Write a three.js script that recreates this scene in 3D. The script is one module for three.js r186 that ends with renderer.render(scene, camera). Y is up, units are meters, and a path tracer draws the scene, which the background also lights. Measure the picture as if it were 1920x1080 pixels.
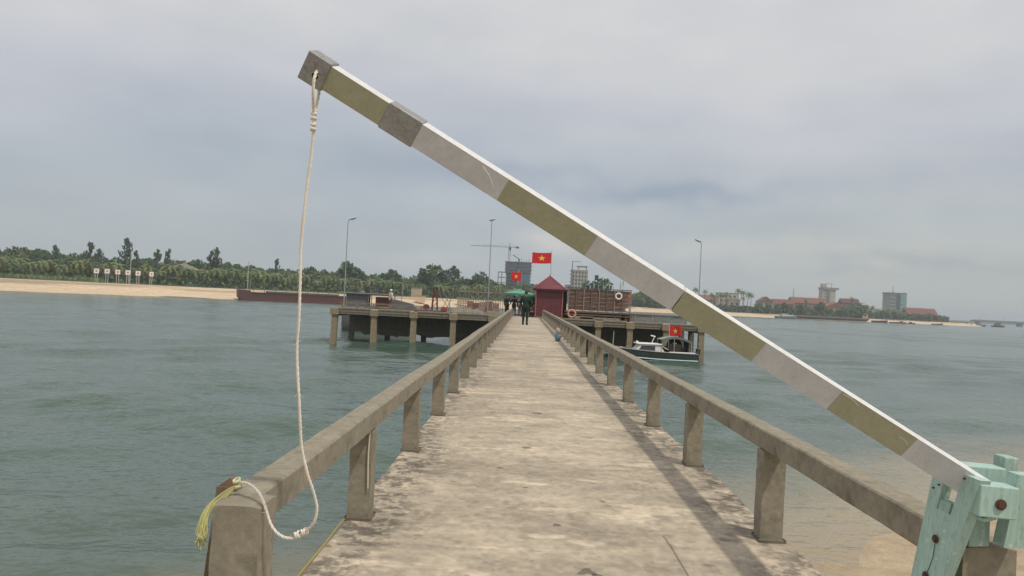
import * as THREE from 'three';
import { mergeGeometries } from 'three/addons/utils/BufferGeometryUtils.js';
import { RoundedBoxGeometry } from 'three/addons/geometries/RoundedBoxGeometry.js';

// ------------------------------------------------------------------ camera, sky, sun, exposure
const scene = new THREE.Scene();
const renderer = new THREE.WebGLRenderer({ antialias: true });
renderer.toneMapping = THREE.LinearToneMapping;
renderer.toneMappingExposure = 1.0;
renderer.shadowMap.enabled = true;
const camera = new THREE.PerspectiveCamera(42.18, 16 / 9, 0.1, 14000);
camera.position.set(0, 4, 0);                       // hand-held, 1.4 m over the walkway, rolled a little
camera.rotation.set(0.0149, 0.0172, 0.049, 'YXZ');
camera.updateMatrixWorld(true);
scene.add(camera);

const SUN = new THREE.Vector3(0.43, 1, 0.41).normalize();
const sun = new THREE.DirectionalLight(new THREE.Color(1.0, 0.93, 0.82), 2.4);
sun.position.copy(SUN).multiplyScalar(120).add(new THREE.Vector3(0, 0, -30));
sun.target.position.set(0, 0, -30);
sun.castShadow = true; sun.shadow.radius = 5;
Object.assign(sun.shadow.camera, { left: -60, right: 60, top: 60, bottom: -60, near: 1, far: 300 });
sun.shadow.mapSize.set(4096, 4096);
scene.add(sun, sun.target);

const asIs = THREE.BufferGeometry.prototype.toNonIndexed;
THREE.BufferGeometry.prototype.toNonIndexed = function () { return this.index ? asIs.call(this) : this; };
// ---- seeded randomness and tileable value noise
function RNG(s) { return () => { s |= 0; s = s + 0x6D2B79F5 | 0; let t = Math.imul(s ^ s >>> 15, 1 | s); t = t + Math.imul(t ^ t >>> 7, 61 | t) ^ t; return ((t ^ t >>> 14) >>> 0) / 4294967296; }; }
const rnd = RNG(11);
const rr = (a, b, r = rnd) => a + (b - a) * r();
const hsh = (x, y, s) => { let h = Math.imul(x, 374761393) + Math.imul(y, 668265263) + Math.imul(s, 974634777) | 0; h = Math.imul(h ^ h >>> 13, 1274126177); return ((h ^ h >>> 16) >>> 0) / 4294967296; };
const mod = (a, n) => ((a % n) + n) % n;
function vn(x, y, px = 1 << 20, py = px, s = 0) {
  const xi = Math.floor(x), yi = Math.floor(y); let fx = x - xi, fy = y - yi;
  fx = fx * fx * (3 - 2 * fx); fy = fy * fy * (3 - 2 * fy);
  const a = mod(xi, px), b = mod(xi + 1, px), c = mod(yi, py), d = mod(yi + 1, py);
  const p = hsh(a, c, s), q = hsh(b, c, s), u = hsh(a, d, s), v = hsh(b, d, s);
  return p + (q - p) * fx + (u - p) * fy + (p - q - u + v) * fx * fy;
}
function fbm(x, y, oct = 4, px = 1 << 16, py = px, s = 0) {
  let a = 0.5, t = 0, n = 0;
  for (let i = 0; i < oct; i++) { t += a * vn(x + s * 0.137, y + s * 0.291, px, py, s + i * 17); n += a; a *= 0.5; x = x * 2 + 0.37; y = y * 2 + 0.61; px *= 2; py *= 2; }
  return t / n;
}
const clamp = (v, a = 0, b = 1) => Math.min(b, Math.max(a, v));
const sst = (a, b, v) => { const t = clamp((v - a) / (b - a)); return t * t * (3 - 2 * t); };
const mix = (a, b, t) => a + (b - a) * t;
const s2l = c => { c /= 255; return c <= 0.04045 ? c / 12.92 : ((c + 0.055) / 1.055) ** 2.4; };

// ---- the sky: thin bright overcast with bluish bands low down, warm gap of cloud ahead
{
  const W = 1280, H = 640, data = new Float32Array(W * H * 4);
  const stops = [[-90, 150, 160, 165], [-2, 172, 178, 181], [0, 177, 183, 186], [3.5, 175, 183, 189], [7, 175, 184, 193], [10.5, 182, 188, 198], [14, 193, 196, 205], [18, 202, 204, 208], [24, 207, 208, 212], [40, 211, 212, 215], [90, 216, 217, 220]];
  for (let j = 0; j < H; j++) {
    const el = ((j + 0.5) / H - 0.5) * 180;
    for (let i = 0; i < W; i++) {
      const ah = mod(((i + 0.5) / W) * 360 - 90 + 180, 360) - 180;   // degrees right of straight ahead (-z)
      const u = (i + 0.5) / W;
      // warp the elevation so that the bands wander, lower to the right
      const warp = (fbm(u * 24, el * 0.10, 3, 24, 1 << 16, 3) - 0.5) * 7 * sst(1, 12, el) + ah * 0.035 * Math.exp(-Math.abs(ah) / 60) * sst(1, 8, el);
      const e = el + warp; let k = 1; while (k < stops.length - 1 && stops[k][0] < e) k++;
      const a = stops[k - 1], b = stops[k], t = clamp((e - a[0]) / (b[0] - a[0]));
      let c = [mix(a[1], b[1], t), mix(a[2], b[2], t), mix(a[3], b[3], t)];
      if (el > -3) {
        const st = fbm(u * 40, el * 0.55 + ah * 0.02, 5, 40, 1 << 16, 21) - 0.5;         // streaks
        const pf = fbm(u * 64, el * 0.28, 5, 64, 1 << 16, 45) - 0.5;                      // soft puffs
        const lo = fbm(u * 10, el * 0.06, 3, 10, 1 << 16, 77) - 0.5;
        const amp = sst(-1, 5, el) * (1 - 0.55 * sst(20, 60, el));
        const d = st * 12 * amp + pf * 10 * amp + lo * 9 * sst(2, 12, el);
        c[0] += d * 1.15 + 3; c[1] += d + 3; c[2] += d * 0.72 + 2;
        const bank = (A, E, wa, we, g, n) => Math.exp(-(((ah - A) / wa) ** 2) - (((el - E + (fbm(u * 120, el * 0.5, 4, 120, 1 << 16, n) - 0.5) * 2.2) / we) ** 2)) * g;
        const dk = bank(11, 8.4, 9, 0.75, 17, 5) + bank(0, 9.7, 8, 0.7, 10, 6) + bank(-20, 12, 16, 3.2, 2, 9) + bank(-8, 10, 12, 1.5, 6, 12) + bank(27, 3.6, 7, 0.45, 11, 13) + bank(24, 3.0, 5, 0.3, 7, 15);
        c[0] -= dk * 1.25; c[1] -= dk; c[2] -= dk * 0.6;
        const wm = bank(1.7, 4.6, 2.6, 0.95, 24, 31) + bank(12, 4.3, 9, 0.8, 9, 32) + bank(-8, 3.0, 6, 1.0, 8, 33) + bank(25, 4.6, 10, 0.9, 7, 34);
        c[0] += wm * 1.15; c[1] += wm * 0.8; c[2] += wm * 0.45;
        const rt = sst(4, 26, ah) * sst(95, 50, ah) * sst(14, 2, el); c[0] += rt * 7; c[1] += rt * 4; c[2] -= rt * 3;
      }
      const o = (j * W + i) * 4; data[o] = s2l(c[0]); data[o + 1] = s2l(c[1]); data[o + 2] = s2l(c[2]); data[o + 3] = 1;
    }
  }
  const sky = new THREE.DataTexture(data, W, H, THREE.RGBAFormat, THREE.FloatType);
  sky.mapping = THREE.EquirectangularReflectionMapping; sky.magFilter = THREE.LinearFilter; sky.minFilter = THREE.LinearFilter; sky.needsUpdate = true;
  scene.background = sky; scene.environment = sky;
}
scene.fog = new THREE.FogExp2(new THREE.Color(0.50, 0.55, 0.59), 0.00036);

// ------------------------------------------------------------------ helpers
const taken = {};
function numbered(n) { taken[n] = (taken[n] ?? -1) + 1; return taken[n] ? `${n}_${String(taken[n]).padStart(3, '0')}` : n; }
function tag(o, label, category, group, kind) { Object.assign(o.userData, { label, category }); if (group) o.userData.group = group; if (kind) o.userData.kind = kind; return o; }
function thing(name, label, category, pos = [0, 0, 0], turn = 0, group) { const o = new THREE.Group(); o.name = numbered(name); scene.add(o); o.position.set(...pos); o.rotation.y = turn; return tag(o, label, category, group); }
function part(name, geo, m, parent, label) {
  const o = new THREE.Mesh(Array.isArray(geo) ? merge(geo) : geo, m); o.castShadow = o.receiveShadow = true;
  o.name = parent === scene ? numbered(name) : name; parent.add(o); if (label) o.userData.label = label; return o;
}
function structure(name, geo, m, parent = scene) { const o = part(name, geo, m, parent); if (parent === scene) o.userData.kind = 'structure'; return o; }
function copyOf(o, pos, turn, label) { const c = o.clone(); c.name = numbered(o.name.replace(/_\d\d\d$/, '')); c.userData = { ...o.userData }; scene.add(c); c.position.set(...pos); c.rotation.y = turn; if (label) c.userData.label = label; return c; }
function merge(list) {
  const hasC = list.some(g => g.attributes.color);
  return mergeGeometries(list.map(g => { g = g.index ? g.toNonIndexed() : g; for (const k of Object.keys(g.attributes)) if (!['position', 'normal', 'uv', ...(hasC ? ['color'] : [])].includes(k)) g.deleteAttribute(k); if (!g.attributes.uv) uvBox(g); return g; }));
}
function uvBox(g, s = 1) {          // metres, by the side a face looks to
  const p = g.attributes.position, n = g.attributes.normal, uv = new Float32Array(p.count * 2);
  for (let i = 0; i < p.count; i++) {
    const ax = Math.abs(n.getX(i)), ay = Math.abs(n.getY(i)), az = Math.abs(n.getZ(i)), x = p.getX(i), y = p.getY(i), z = p.getZ(i);
    const [a, b] = ay >= ax && ay >= az ? [x, z] : ax >= az ? [z, y] : [x, y]; uv[2 * i] = a / s; uv[2 * i + 1] = b / s;
  }
  g.setAttribute('uv', new THREE.BufferAttribute(uv, 2)); return g;
}
function box(w, h, d, x = 0, y = 0, z = 0, r = 0) {   // centred on x, z; y is the base
  let g = r > 0 ? new RoundedBoxGeometry(w, h, d, 1, r) : new THREE.BoxGeometry(w, h, d);
  g = g.index ? g.toNonIndexed() : g; g.translate(x, y + h / 2, z); return uvBox(g);
}
const V = (x, y, z) => new THREE.Vector3(x, y, z);
function bar(a, b, r, r2 = r, n = 6) {                // round bar between two points
  a = V(...a); b = V(...b); const d = b.clone().sub(a), L = d.length();
  const g = new THREE.CylinderGeometry(r2, r, L, n, 1).toNonIndexed(); g.translate(0, L / 2, 0);
  g.applyQuaternion(new THREE.Quaternion().setFromUnitVectors(V(0, 1, 0), d.normalize())); g.translate(a.x, a.y, a.z); return g;
}
function sbar(a, b, w, h = w) {                       // square bar between two points
  a = V(...a); b = V(...b); const d = b.clone().sub(a), L = d.length(), g = new THREE.BoxGeometry(w, L, h).toNonIndexed(); g.translate(0, L / 2, 0);
  uvBox(g); g.applyQuaternion(new THREE.Quaternion().setFromUnitVectors(V(0, 1, 0), d.normalize())); g.translate(a.x, a.y, a.z); return g;
}
function tube(pts, r, seg = 60, n = 7) { return new THREE.TubeGeometry(new THREE.CatmullRomCurve3(pts.map(p => V(...p))), seg, r, n).toNonIndexed(); }
function loft(path, w, h, c) {                        // chamfered beam following points in z
  const pr = [[-w / 2 + c, -h / 2], [w / 2 - c, -h / 2], [w / 2, -h / 2 + c], [w / 2, h / 2 - c], [w / 2 - c, h / 2], [-w / 2 + c, h / 2], [-w / 2, h / 2 - c], [-w / 2, -h / 2 + c]];
  const pos = [], uv = [];
  let per = [0]; for (let k = 0; k < 8; k++) { const a = pr[k], b = pr[(k + 1) % 8]; per.push(per[k] + Math.hypot(a[0] - b[0], a[1] - b[1])); }
  for (let i = 0; i < path.length - 1; i++) for (let k = 0; k < 8; k++) {
    const P = path[i], Q = path[i + 1], a = pr[k], b = pr[(k + 1) % 8];
    const A = [P[0] + a[0], P[1] + a[1], P[2]], B = [P[0] + b[0], P[1] + b[1], P[2]], C = [Q[0] + b[0], Q[1] + b[1], Q[2]], D = [Q[0] + a[0], Q[1] + a[1], Q[2]];
    const j = (p) => { const q = (f, o) => (fbm(p[2] * f + o, (p[0] + p[1]) * f * 2 + o, 2) - 0.5); p[0] += q(5, 3) * 0.006; p[1] += q(5, 9) * 0.006; return p; }; for (const p of [A, B, C, D]) j(p);
    pos.push(...A, ...B, ...C, ...A, ...C, ...D);
    const u0 = per[k], u1 = per[k + 1]; uv.push(u0, P[2], u1, P[2], u1, Q[2], u0, P[2], u1, Q[2], u0, Q[2]);
  }
  for (const [e, s] of [[0, 1], [path.length - 1, -1]]) for (let k = 1; k < 7; k++) {
    const P = path[e], t = [pr[0], pr[k], pr[k + 1]]; if (s < 0) t.reverse();
    for (const q of t) { pos.push(P[0] + q[0], P[1] + q[1], P[2]); uv.push(q[0], q[1]); }
  }
  const g = new THREE.BufferGeometry(); g.setAttribute('position', new THREE.Float32BufferAttribute(pos, 3)); g.setAttribute('uv', new THREE.Float32BufferAttribute(uv, 2)); g.computeVertexNormals(); return g;
}
function sheet(nu, nv, f, colour) {                   // grid of points f(i, j) -> [x, y, z]; colour(i, j) -> linear rgb
  const pos = [], col = [], uv = [], idx = [];
  for (let j = 0; j <= nv; j++) for (let i = 0; i <= nu; i++) { const p = f(i, j); pos.push(...p); uv.push(p[0], p[2]); if (colour) col.push(...colour(i, j, p)); }
  for (let j = 0; j < nv; j++) for (let i = 0; i < nu; i++) { const a = j * (nu + 1) + i, b = a + 1, c = a + nu + 1, d = c + 1; idx.push(a, c, b, b, c, d); }
  const g = new THREE.BufferGeometry(); g.setAttribute('position', new THREE.Float32BufferAttribute(pos, 3)); g.setAttribute('uv', new THREE.Float32BufferAttribute(uv, 2));
  if (colour) g.setAttribute('color', new THREE.Float32BufferAttribute(col, 3)); g.setIndex(idx); g.computeVertexNormals(); return g;
}
// world point seen at a column and row of the photograph, a given distance ahead
function P(px, py, d) { const v = V((px - 960) / 1400, -(py - 540) / 1400, -1).applyQuaternion(camera.quaternion); v.multiplyScalar(d / -v.z); return [v.x, v.y + 4, -d]; }
const lin = h => { const c = new THREE.Color(h); return [c.r, c.g, c.b]; };

// ------------------------------------------------------------------ textures and materials
function tex(w, h, f, srgb = true) {
  const d = new Uint8Array(w * h * 4);
  for (let j = 0; j < h; j++) for (let i = 0; i < w; i++) { const c = f(i / w, j / h, i, j), o = (j * w + i) * 4; for (let k = 0; k < 3; k++) d[o + k] = clamp(Array.isArray(c) ? c[k] : c, 0, 255); d[o + 3] = 255; }
  const t = new THREE.DataTexture(d, w, h); t.wrapS = t.wrapT = THREE.RepeatWrapping; t.magFilter = THREE.LinearFilter; t.minFilter = THREE.LinearMipmapLinearFilter; t.generateMipmaps = true;
  if (srgb) t.colorSpace = THREE.SRGBColorSpace; t.needsUpdate = true; return t;
}
const rep = (t, u, v = u) => { const c = t.clone(); c.repeat.set(u, v); c.needsUpdate = true; return c; };
const mottle = tex(512, 512, (u, v) => { const a = fbm(u * 6, v * 6, 6, 6, 6, 1), b = fbm(u * 40, v * 40, 3, 40, 40, 2), c = sst(0.62, 0.72, fbm(u * 14, v * 14, 4, 14, 14, 5)); const k = 222 + (a - 0.5) * 40 + (b - 0.5) * 46 - c * 14; return [k * 1.02, k, k * 0.96]; });
const grain = tex(256, 256, (u, v) => 128 + (fbm(u * 32, v * 32, 4, 32, 32, 9) - 0.5) * 230, false);
const woodT = tex(256, 256, (u, v) => { const a = fbm(u * 40, v * 4, 4, 40, 4, 3), b = fbm(u * 6, v * 6, 4, 6, 6, 4); const k = 224 + (a - 0.5) * 60 + (b - 0.5) * 40; return [k, k, k]; });
const M = (hex, o = {}) => { const m = new THREE.MeshStandardMaterial({ color: hex, roughness: 0.85, ...o }); return m; };
const concrete = (hex, o) => M(hex, { map: mottle, bumpMap: rep(grain, 4), bumpScale: 0.0012, roughness: 0.92, ...o });
const wood = (hex, o) => M(hex, { map: woodT, bumpMap: rep(woodT, 1), bumpScale: 0.002, roughness: 0.8, ...o });
const leafM = hex => new THREE.MeshPhysicalMaterial({ color: hex, roughness: 0.95, transmission: 0.3, thickness: 0, vertexColors: true, side: THREE.DoubleSide });

// walkway surface: worn beige concrete with pale scuffed bands across it and dark lichen along both edges
const deckC = tex(680, 1536, (u, v) => {
  const x = u * 2.7, z = v * 16;
  const band = fbm(x * 0.55, z * 2.6, 5, 1 << 16, 42, 31) - 0.5, big = fbm(x * 0.9, z * 0.8, 4, 1 << 16, 13, 32) - 0.5, fine = fbm(x * 16, z * 16, 4, 1 << 16, 256, 33) - 0.5, mid = fbm(x * 4, z * 6, 4, 1 << 16, 96, 38) - 0.5;
  const stk = fbm(x * 1.5 + 3, z * 13, 5, 1 << 16, 208, 61) - 0.5, sp2 = fbm(x * 34, z * 30, 3, 1 << 16, 480, 62) - 0.5;
  const cl = fbm(x * 2.2 + 11, z * 2.6, 5, 1 << 16, 42, 66) - 0.5;
  let k = 156 + band * 26 + big * 34 + fine * 34 + mid * 26 + stk * 22 + sp2 * 26 + cl * 32;
  const scuff = sst(0.58, 0.70, fbm(x * 1.3 + 9, z * 5.2, 5, 1 << 16, 84, 34)) * sst(0.45, 0.6, fbm(x * 5, z * 10, 3, 1 << 16, 160, 35)); k += scuff * 27;
  const edge = Math.min(x, 2.7 - x), wob = (fbm(x * 2, z * 1.4, 3, 1 << 16, 22, 36) - 0.5) * 0.75;
  const lich = sst(0.50, 0.12, edge + wob) * sst(0.42, 0.60, fbm(x * 13, z * 15, 5, 1 << 16, 240, 37) * 0.7 + fbm(x * 46, z * 44, 2, 1 << 16, 704, 39) * 0.3); k *= 1 - 0.31 * lich; k += 20 * sst(0.62, 0.7, fbm(x * 19 + 5, z * 24, 4, 1 << 16, 384, 63)) * sst(0.7, 0.2, edge);
  const scat = sst(0.66, 0.74, fbm(x * 6 + 40, z * 7, 5, 1 << 16, 112, 41)); k *= 1 - 0.08 * scat;
  const pit = sst(0.70, 0.76, fbm(x * 12 + 7, z * 12, 3, 1 << 16, 192, 47)); k *= 1 - 0.09 * pit;
  for (const [sx, sz, r] of [[1.42, 3.92, 0.055], [1.47, 3.86, 0.035], [1.30, 4.7, 0.022], [1.1, 5.6, 0.03], [0.9, 6.2, 0.035], [1.12, 7.1, 0.05], [1.25, 9.3, 0.07], [1.65, 5.3, 0.028]]) {
    const q = Math.hypot(x - sx, (z - sz)) + (fbm(x * 22, z * 22, 3, 1 << 16, 352, 50) - 0.5) * 0.07; k *= 1 - 0.32 * sst(r, r * 0.72, q); }
  if (Math.abs(x - 1.95 - (fbm(z * 3, 1, 2) - 0.5) * 0.03) < 0.006 && z > 3 && z < 4.6) k *= 0.74;
  return [k * 1.045, k * 0.968, k * 0.85];
});
deckC.wrapT = THREE.MirroredRepeatWrapping;
const deckB = tex(512, 1024, (u, v) => 128 + (fbm(u * 2.7 * 20, v * 160, 5, 1 << 16, 160, 33) - 0.5) * 180 - 90 * sst(0.66, 0.74, fbm(u * 27, v * 160, 3, 1 << 16, 160, 47)), false);
deckB.wrapT = THREE.MirroredRepeatWrapping;
const deckM = new THREE.MeshStandardMaterial({ map: deckC, bumpMap: deckB, bumpScale: 0.008, roughness: 0.95 });
const railM = concrete('#9b9587'), railDark = concrete('#8f8474');
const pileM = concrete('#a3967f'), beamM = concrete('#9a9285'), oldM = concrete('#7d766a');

// ------------------------------------------------------------------ water
const shoreNear = [[-60, 12], [-40, 9], [-20, 3], [-6, -3.5], [-1, -7.2], [5.2, -12.5], [11, -17.0], [25, -24], [60, -40]];
function shoreZ(x) { let k = 1; while (k < shoreNear.length - 1 && shoreNear[k][0] < x) k++; const a = shoreNear[k - 1], b = shoreNear[k]; return mix(a[1], b[1], clamp((x - a[0]) / (b[0] - a[0]))) + (fbm(x * 0.35, 2, 3) - 0.5) * 1.2; }
{
  const ruf = tex(1024, 1024, (u, v) => { const a = fbm(u * 22, v * 40, 4, 22, 40, 3), b = fbm(u * 9 + 3, v * 15, 4, 9, 15, 8), c = fbm(u * 60, v * 90, 3, 60, 90, 4); return 128 + (a - 0.5) * 150 + (b - 0.5) * 170 + (c - 0.5) * 50; }, false);
  const waterM = new THREE.MeshPhysicalMaterial({ vertexColors: true, roughness: 0.16, ior: 1.33, bumpMap: rep(ruf, 1 / 9, 1 / 11), bumpScale: 0.085 });
  const N = 660, g1 = t => { const s = Math.sinh(t * 7.4); return s / Math.sinh(7.4) * 5200; };
  const waves = []; const r = RNG(5);
  for (let i = 0; i < 18; i++) { const L = 0.9 * 1.19 ** i, a = rr(-0.75, 0.75, r); waves.push([Math.sin(a) * 6.283 / L, Math.cos(a) * 6.283 / L, r() * 6.28, 0.0052 * Math.min(L, 3 + L * 0.25), L]); }
  const deep = lin('#46594f'), mid = lin('#526056'), shal = lin('#998a6e');
    const NZ = 760, zs = []; for (let j = 0; j <= NZ; j++) zs.push(18 - (j / NZ) * 40 - 6200 * Math.sinh(j / NZ * 6.3) / Math.sinh(6.3));
  const xs = []; for (let i = 0; i <= N; i++) xs.push(g1(i / N * 2 - 1) + (i / N * 2 - 1) * 36);
  const geo = sheet(N, NZ, (i, j) => {
    const x = xs[i], z = zs[j], cell = Math.max(Math.abs(xs[Math.min(N, i + 1)] - xs[Math.max(0, i - 1)]), Math.abs(zs[Math.min(NZ, j + 1)] - zs[Math.max(0, j - 1)])) / 2;
    let y = 0; const gust = 0.35 + 1.3 * sst(0.3, 0.75, fbm(x * 0.03 + 50, z * 0.055 + 50, 3)); const calm = sst(-0.5, 9, shoreZ(x) - z) * 0.93 + 0.07;
    if (cell < 4) for (const [kx, kz, ph, A, L] of waves) { const q = sst(0.5, 0.22, cell / L); if (q > 0) { const s = Math.sin(kx * x + kz * z + ph + 1.6 * Math.sin(x * 0.11 + z * 0.07 + ph)); y += A * q * (s + 0.35 * s * Math.abs(s)); } }
    return [x, y * gust * calm, z];
  }, (i, j, p) => {
    const d = shoreZ(p[0]) - p[2] + (fbm(p[0] * 0.5, p[2] * 0.9, 4) - 0.5) * 3, out = [0, 0, 0], n = (fbm(p[0] * 0.05 + 9, p[2] * 0.09 + 9, 4) - 0.5) * 0.5;
    const s = p[0] < -70 || p[0] > 70 ? 99 : d, a = sst(7.5, 0.0, s), b = sst(18, 3, s);
    for (let k = 0; k < 3; k++) out[k] = mix(mix(deep[k], mid[k], b), shal[k], a) * (1 + n * 0.5); return out;
  });
  structure('water', geo, waterM);
  // near beach under and behind the walkway's start
  const sandT = tex(512, 512, (u, v) => { const k = 205 + (fbm(u * 8, v * 8, 5, 8, 8, 3) - 0.5) * 60 + (fbm(u * 90, v * 90, 2, 90, 90, 4) - 0.5) * 30; return [k, k, k]; });
  const sandM = M('#d0bb9b', { map: rep(sandT, 0.3), bumpMap: rep(sandT, 0.3), bumpScale: 0.03, roughness: 0.95 });
  structure('beach', sheet(150, 110, (i, j) => { const x = -60 + i * 0.8, z = -46 + j * 0.85, d = z - shoreZ(x); return [x, clamp(d * (d > 0 ? 0.062 : 0.09), -3, 2.35) + (fbm(x * 0.5, z * 0.5, 4) - 0.5) * 0.12, z]; }), sandM);
}

// ------------------------------------------------------------------ far banks
const shore = [[-420, -60], [-260, -118], [-170, -152], [-126, -178], [-104, -195], [-82, -211], [-50, -240], [-8, -288], [30, -380], [70, -455], [112, -484], [176, -508], [228, -545], [278, -578], [367, -635], [420, -690], [480, -900], [540, -1500], [560, -2600]];
const landY = d => d < 0 ? d * 0.1 : d < 34 ? 2.9 * sst(0, 34, d) * 0.6 + 2.9 * 0.4 * d / 34 : 2.9 + Math.min(0.8, (d - 34) * 0.01);
{
  const pts = []; for (let i = 0; i < shore.length - 1; i++) { const n = Math.max(2, Math.round(Math.hypot(shore[i + 1][0] - shore[i][0], shore[i + 1][1] - shore[i][1]) / 8)); for (let k = 0; k < n; k++) pts.push([mix(shore[i][0], shore[i + 1][0], k / n), mix(shore[i][1], shore[i + 1][1], k / n)]); } pts.push(shore.at(-1));
  const ds = [-14, -4, 0, 3, 6, 10, 14, 18, 22, 25, 28, 31, 34, 36, 38, 42, 48, 60, 90, 150, 300, 700, 1500];
  const sand = lin('#e0cbb0'), wet = lin('#c4b096'), grass = lin('#5f6d44'), dark = lin('#46453a'), soil = lin('#6d6350');
  const nrm = p => { const L = Math.hypot(p[0] + 30, p[1] * 1); return [(p[0] + 30) / L * 0.5, -Math.sqrt(1 - ((p[0] + 30) / L * 0.5) ** 2)]; };
  const geo = sheet(ds.length - 1, pts.length - 1, (i, j) => { const p = pts[j], n = nrm(p), d = ds[i] + (i > 1 && i < 14 ? (fbm(j * 0.35, i * 0.3, 3) - 0.5) * 2.2 : 0); return [p[0] + n[0] * d, landY(d) + (d > 0 ? (fbm(j * 0.5, i * 0.8, 3) - 0.5) * 0.3 : 0), p[1] + n[1] * d]; },
    (i, j) => { const d = ds[i], n = fbm(j * 0.6, i * 1.1, 4), right = pts[j][0] > 100; if (d < 2) return wet; if (d < (right ? 26 : 33)) { const weed = Math.abs(d - 25) < 4 && n > 0.52 ? 0.55 : 1; return sand.map(c => c * weed * (0.9 + 0.2 * n)); } if (d < 37) return n > 0.5 ? dark : soil; return grass.map((c, k) => mix(c, soil[k], sst(0.5, 0.7, n)) * (0.8 + 0.4 * n)); });
  structure('river_bank', geo, M('#ffffff', { vertexColors: true, map: rep(mottle, 0.12), roughness: 0.95 }));
  structure('far_shore', box(1500, 6, 60, 1300, 0, -2100), M('#5f6f66'));
}

// ------------------------------------------------------------------ the walkway and its railings
const DY = 2.6, XL = -1.02, XR = 1.665, ZEND = -60.5;
{
  const s = new THREE.Shape(), r = RNG(3); const pts = [];
  for (let z = 3; z >= ZEND; z -= 0.16) pts.push([XR + (fbm(z * 2.1, 5, 4) - 0.5) * 0.06 + (r() < 0.06 ? -0.02 : 0), z]);
  for (let z = ZEND; z <= 3; z += 0.16) pts.push([XL + (fbm(z * 1.7, 8, 3) - 0.5) * 0.035, z]);
  pts.forEach(([x, z], i) => i ? s.lineTo(x, -z) : s.moveTo(x, -z));
  const g = new THREE.ExtrudeGeometry(s, { depth: 0.16, bevelEnabled: true, bevelThickness: 0.012, bevelSize: 0.012, bevelSegments: 1, steps: 1 });
  g.rotateX(-Math.PI / 2); g.translate(0, DY - 0.172, 0);
  const p = g.attributes.position, uv = new Float32Array(p.count * 2); for (let i = 0; i < p.count; i++) { uv[2 * i] = (p.getX(i) - XL) / 2.7 + 0.002; uv[2 * i + 1] = -p.getZ(i) / 16 + (DY - p.getY(i)) * 0.06; }
  g.setAttribute('uv', new THREE.BufferAttribute(uv, 2));
  const w = new THREE.Group(); w.name = 'walkway'; w.userData.kind = 'structure'; scene.add(w);
  part('deck', g, deckM, w);
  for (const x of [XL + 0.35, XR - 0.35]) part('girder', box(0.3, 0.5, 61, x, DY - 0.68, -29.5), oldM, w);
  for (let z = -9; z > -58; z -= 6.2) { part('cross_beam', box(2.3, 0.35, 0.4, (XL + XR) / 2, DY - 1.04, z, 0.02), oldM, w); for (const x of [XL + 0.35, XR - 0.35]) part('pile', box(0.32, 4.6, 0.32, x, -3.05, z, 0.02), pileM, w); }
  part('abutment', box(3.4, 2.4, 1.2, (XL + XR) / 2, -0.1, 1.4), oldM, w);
}
function roughPost(w, h, d, x, y, z, seed) {          // cast concrete: slightly wavy faces, worn and chipped corners
  const g = new THREE.BoxGeometry(w, h, d, 5, Math.max(8, Math.round(h / 0.04)), 5), p = g.attributes.position;
  for (let k = 0; k < p.count; k++) {
    let a = p.getX(k), b = p.getY(k), c = p.getZ(k); const ea = Math.abs(a) / (w / 2), ec = Math.abs(c) / (d / 2), et = b / (h / 2), cor = Math.min(1, ea * ec) ** 6, sg = (a > 0 ? 3 : 0) + (c > 0 ? 7 : 0) + seed;
    const chip = cor * (0.010 + 0.022 * sst(0.6, 0.8, fbm(b * 14 + sg * 3, sg, 3))), lip = et > 0.98 ? 0.008 * Math.max(ea, ec) ** 8 : 0;
    const n1 = (fbm(b * 7 + seed, c * 9 + seed, 3) - 0.5) * 0.008, n2 = (fbm(b * 7 + seed + 40, a * 9 + seed, 3) - 0.5) * 0.008;
    p.setXYZ(k, a * (1 - chip * 1.6) + n1, b - lip - (et > 0.98 ? cor * 0.006 : 0), c * (1 - chip * 1.6) + n2);
  }
  g.computeVertexNormals(); const q = g.toNonIndexed(); q.translate(x, y + h / 2, z); return uvBox(q);
}
function railing(side, x0, w, label, endPost) {
  const t = thing('railing', label, 'railing', [0, 0, 0], 0, null), r = RNG(side * 7 + 20), path = [], zp = [];
  for (let k = 0; k < 28; k++) zp.push(-4.65 - 2.07 * k);
  const jog = (z) => [x0 + (fbm(z * 0.35, side + 4, 2) - 0.5) * 0.024, DY + 0.615 + (fbm(z * 0.3, side + 14, 2) - 0.5) * 0.026 * sst(-3, -8, z)];
  for (let z = -2.44; z > ZEND + 0.3; z -= z > -14 ? 0.17 : 0.69) path.push([...jog(z), z]);
  path[0][2] = endPost[2] - 0.078;
  part('top_rail', loft(path, w, 0.122, 0.008), railM, t);
  for (const z of zp) { const [x, y] = jog(z), h = y - DY - 0.0615 + 0.004; part('post', z > -22 ? roughPost(0.138, h, 0.138, x + rr(-0.006, 0.006, r) + side * 0.006, DY - 0.002, z + rr(-0.02, 0.02, r), z * 3 + side) : box(0.138, h, 0.138, x + rr(-0.006, 0.006, r) + side * 0.006, DY - 0.002, z + rr(-0.02, 0.02, r), 0.01), railM, t); if (z > -12) part('mortar_fillet', roughPost(0.165, 0.022, 0.165, x + side * 0.004, DY - 0.004, z, z), oldM, t); }
  part('end_post', roughPost(endPost[3], endPost[1] + 0.3, 0.16, endPost[0], DY - 0.3, endPost[2], side + 50), railM, t);
  if (side < 0) { part('drip_stain', tube([[-0.904, DY + 0.55, -4.572], [-0.907, DY + 0.4, -4.572], [-0.9, DY + 0.2, -4.572]], 0.005, 10, 5), M('#c8c0ae'), t, 'pale cement drip on the first post'); }
  return t;
}
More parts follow.
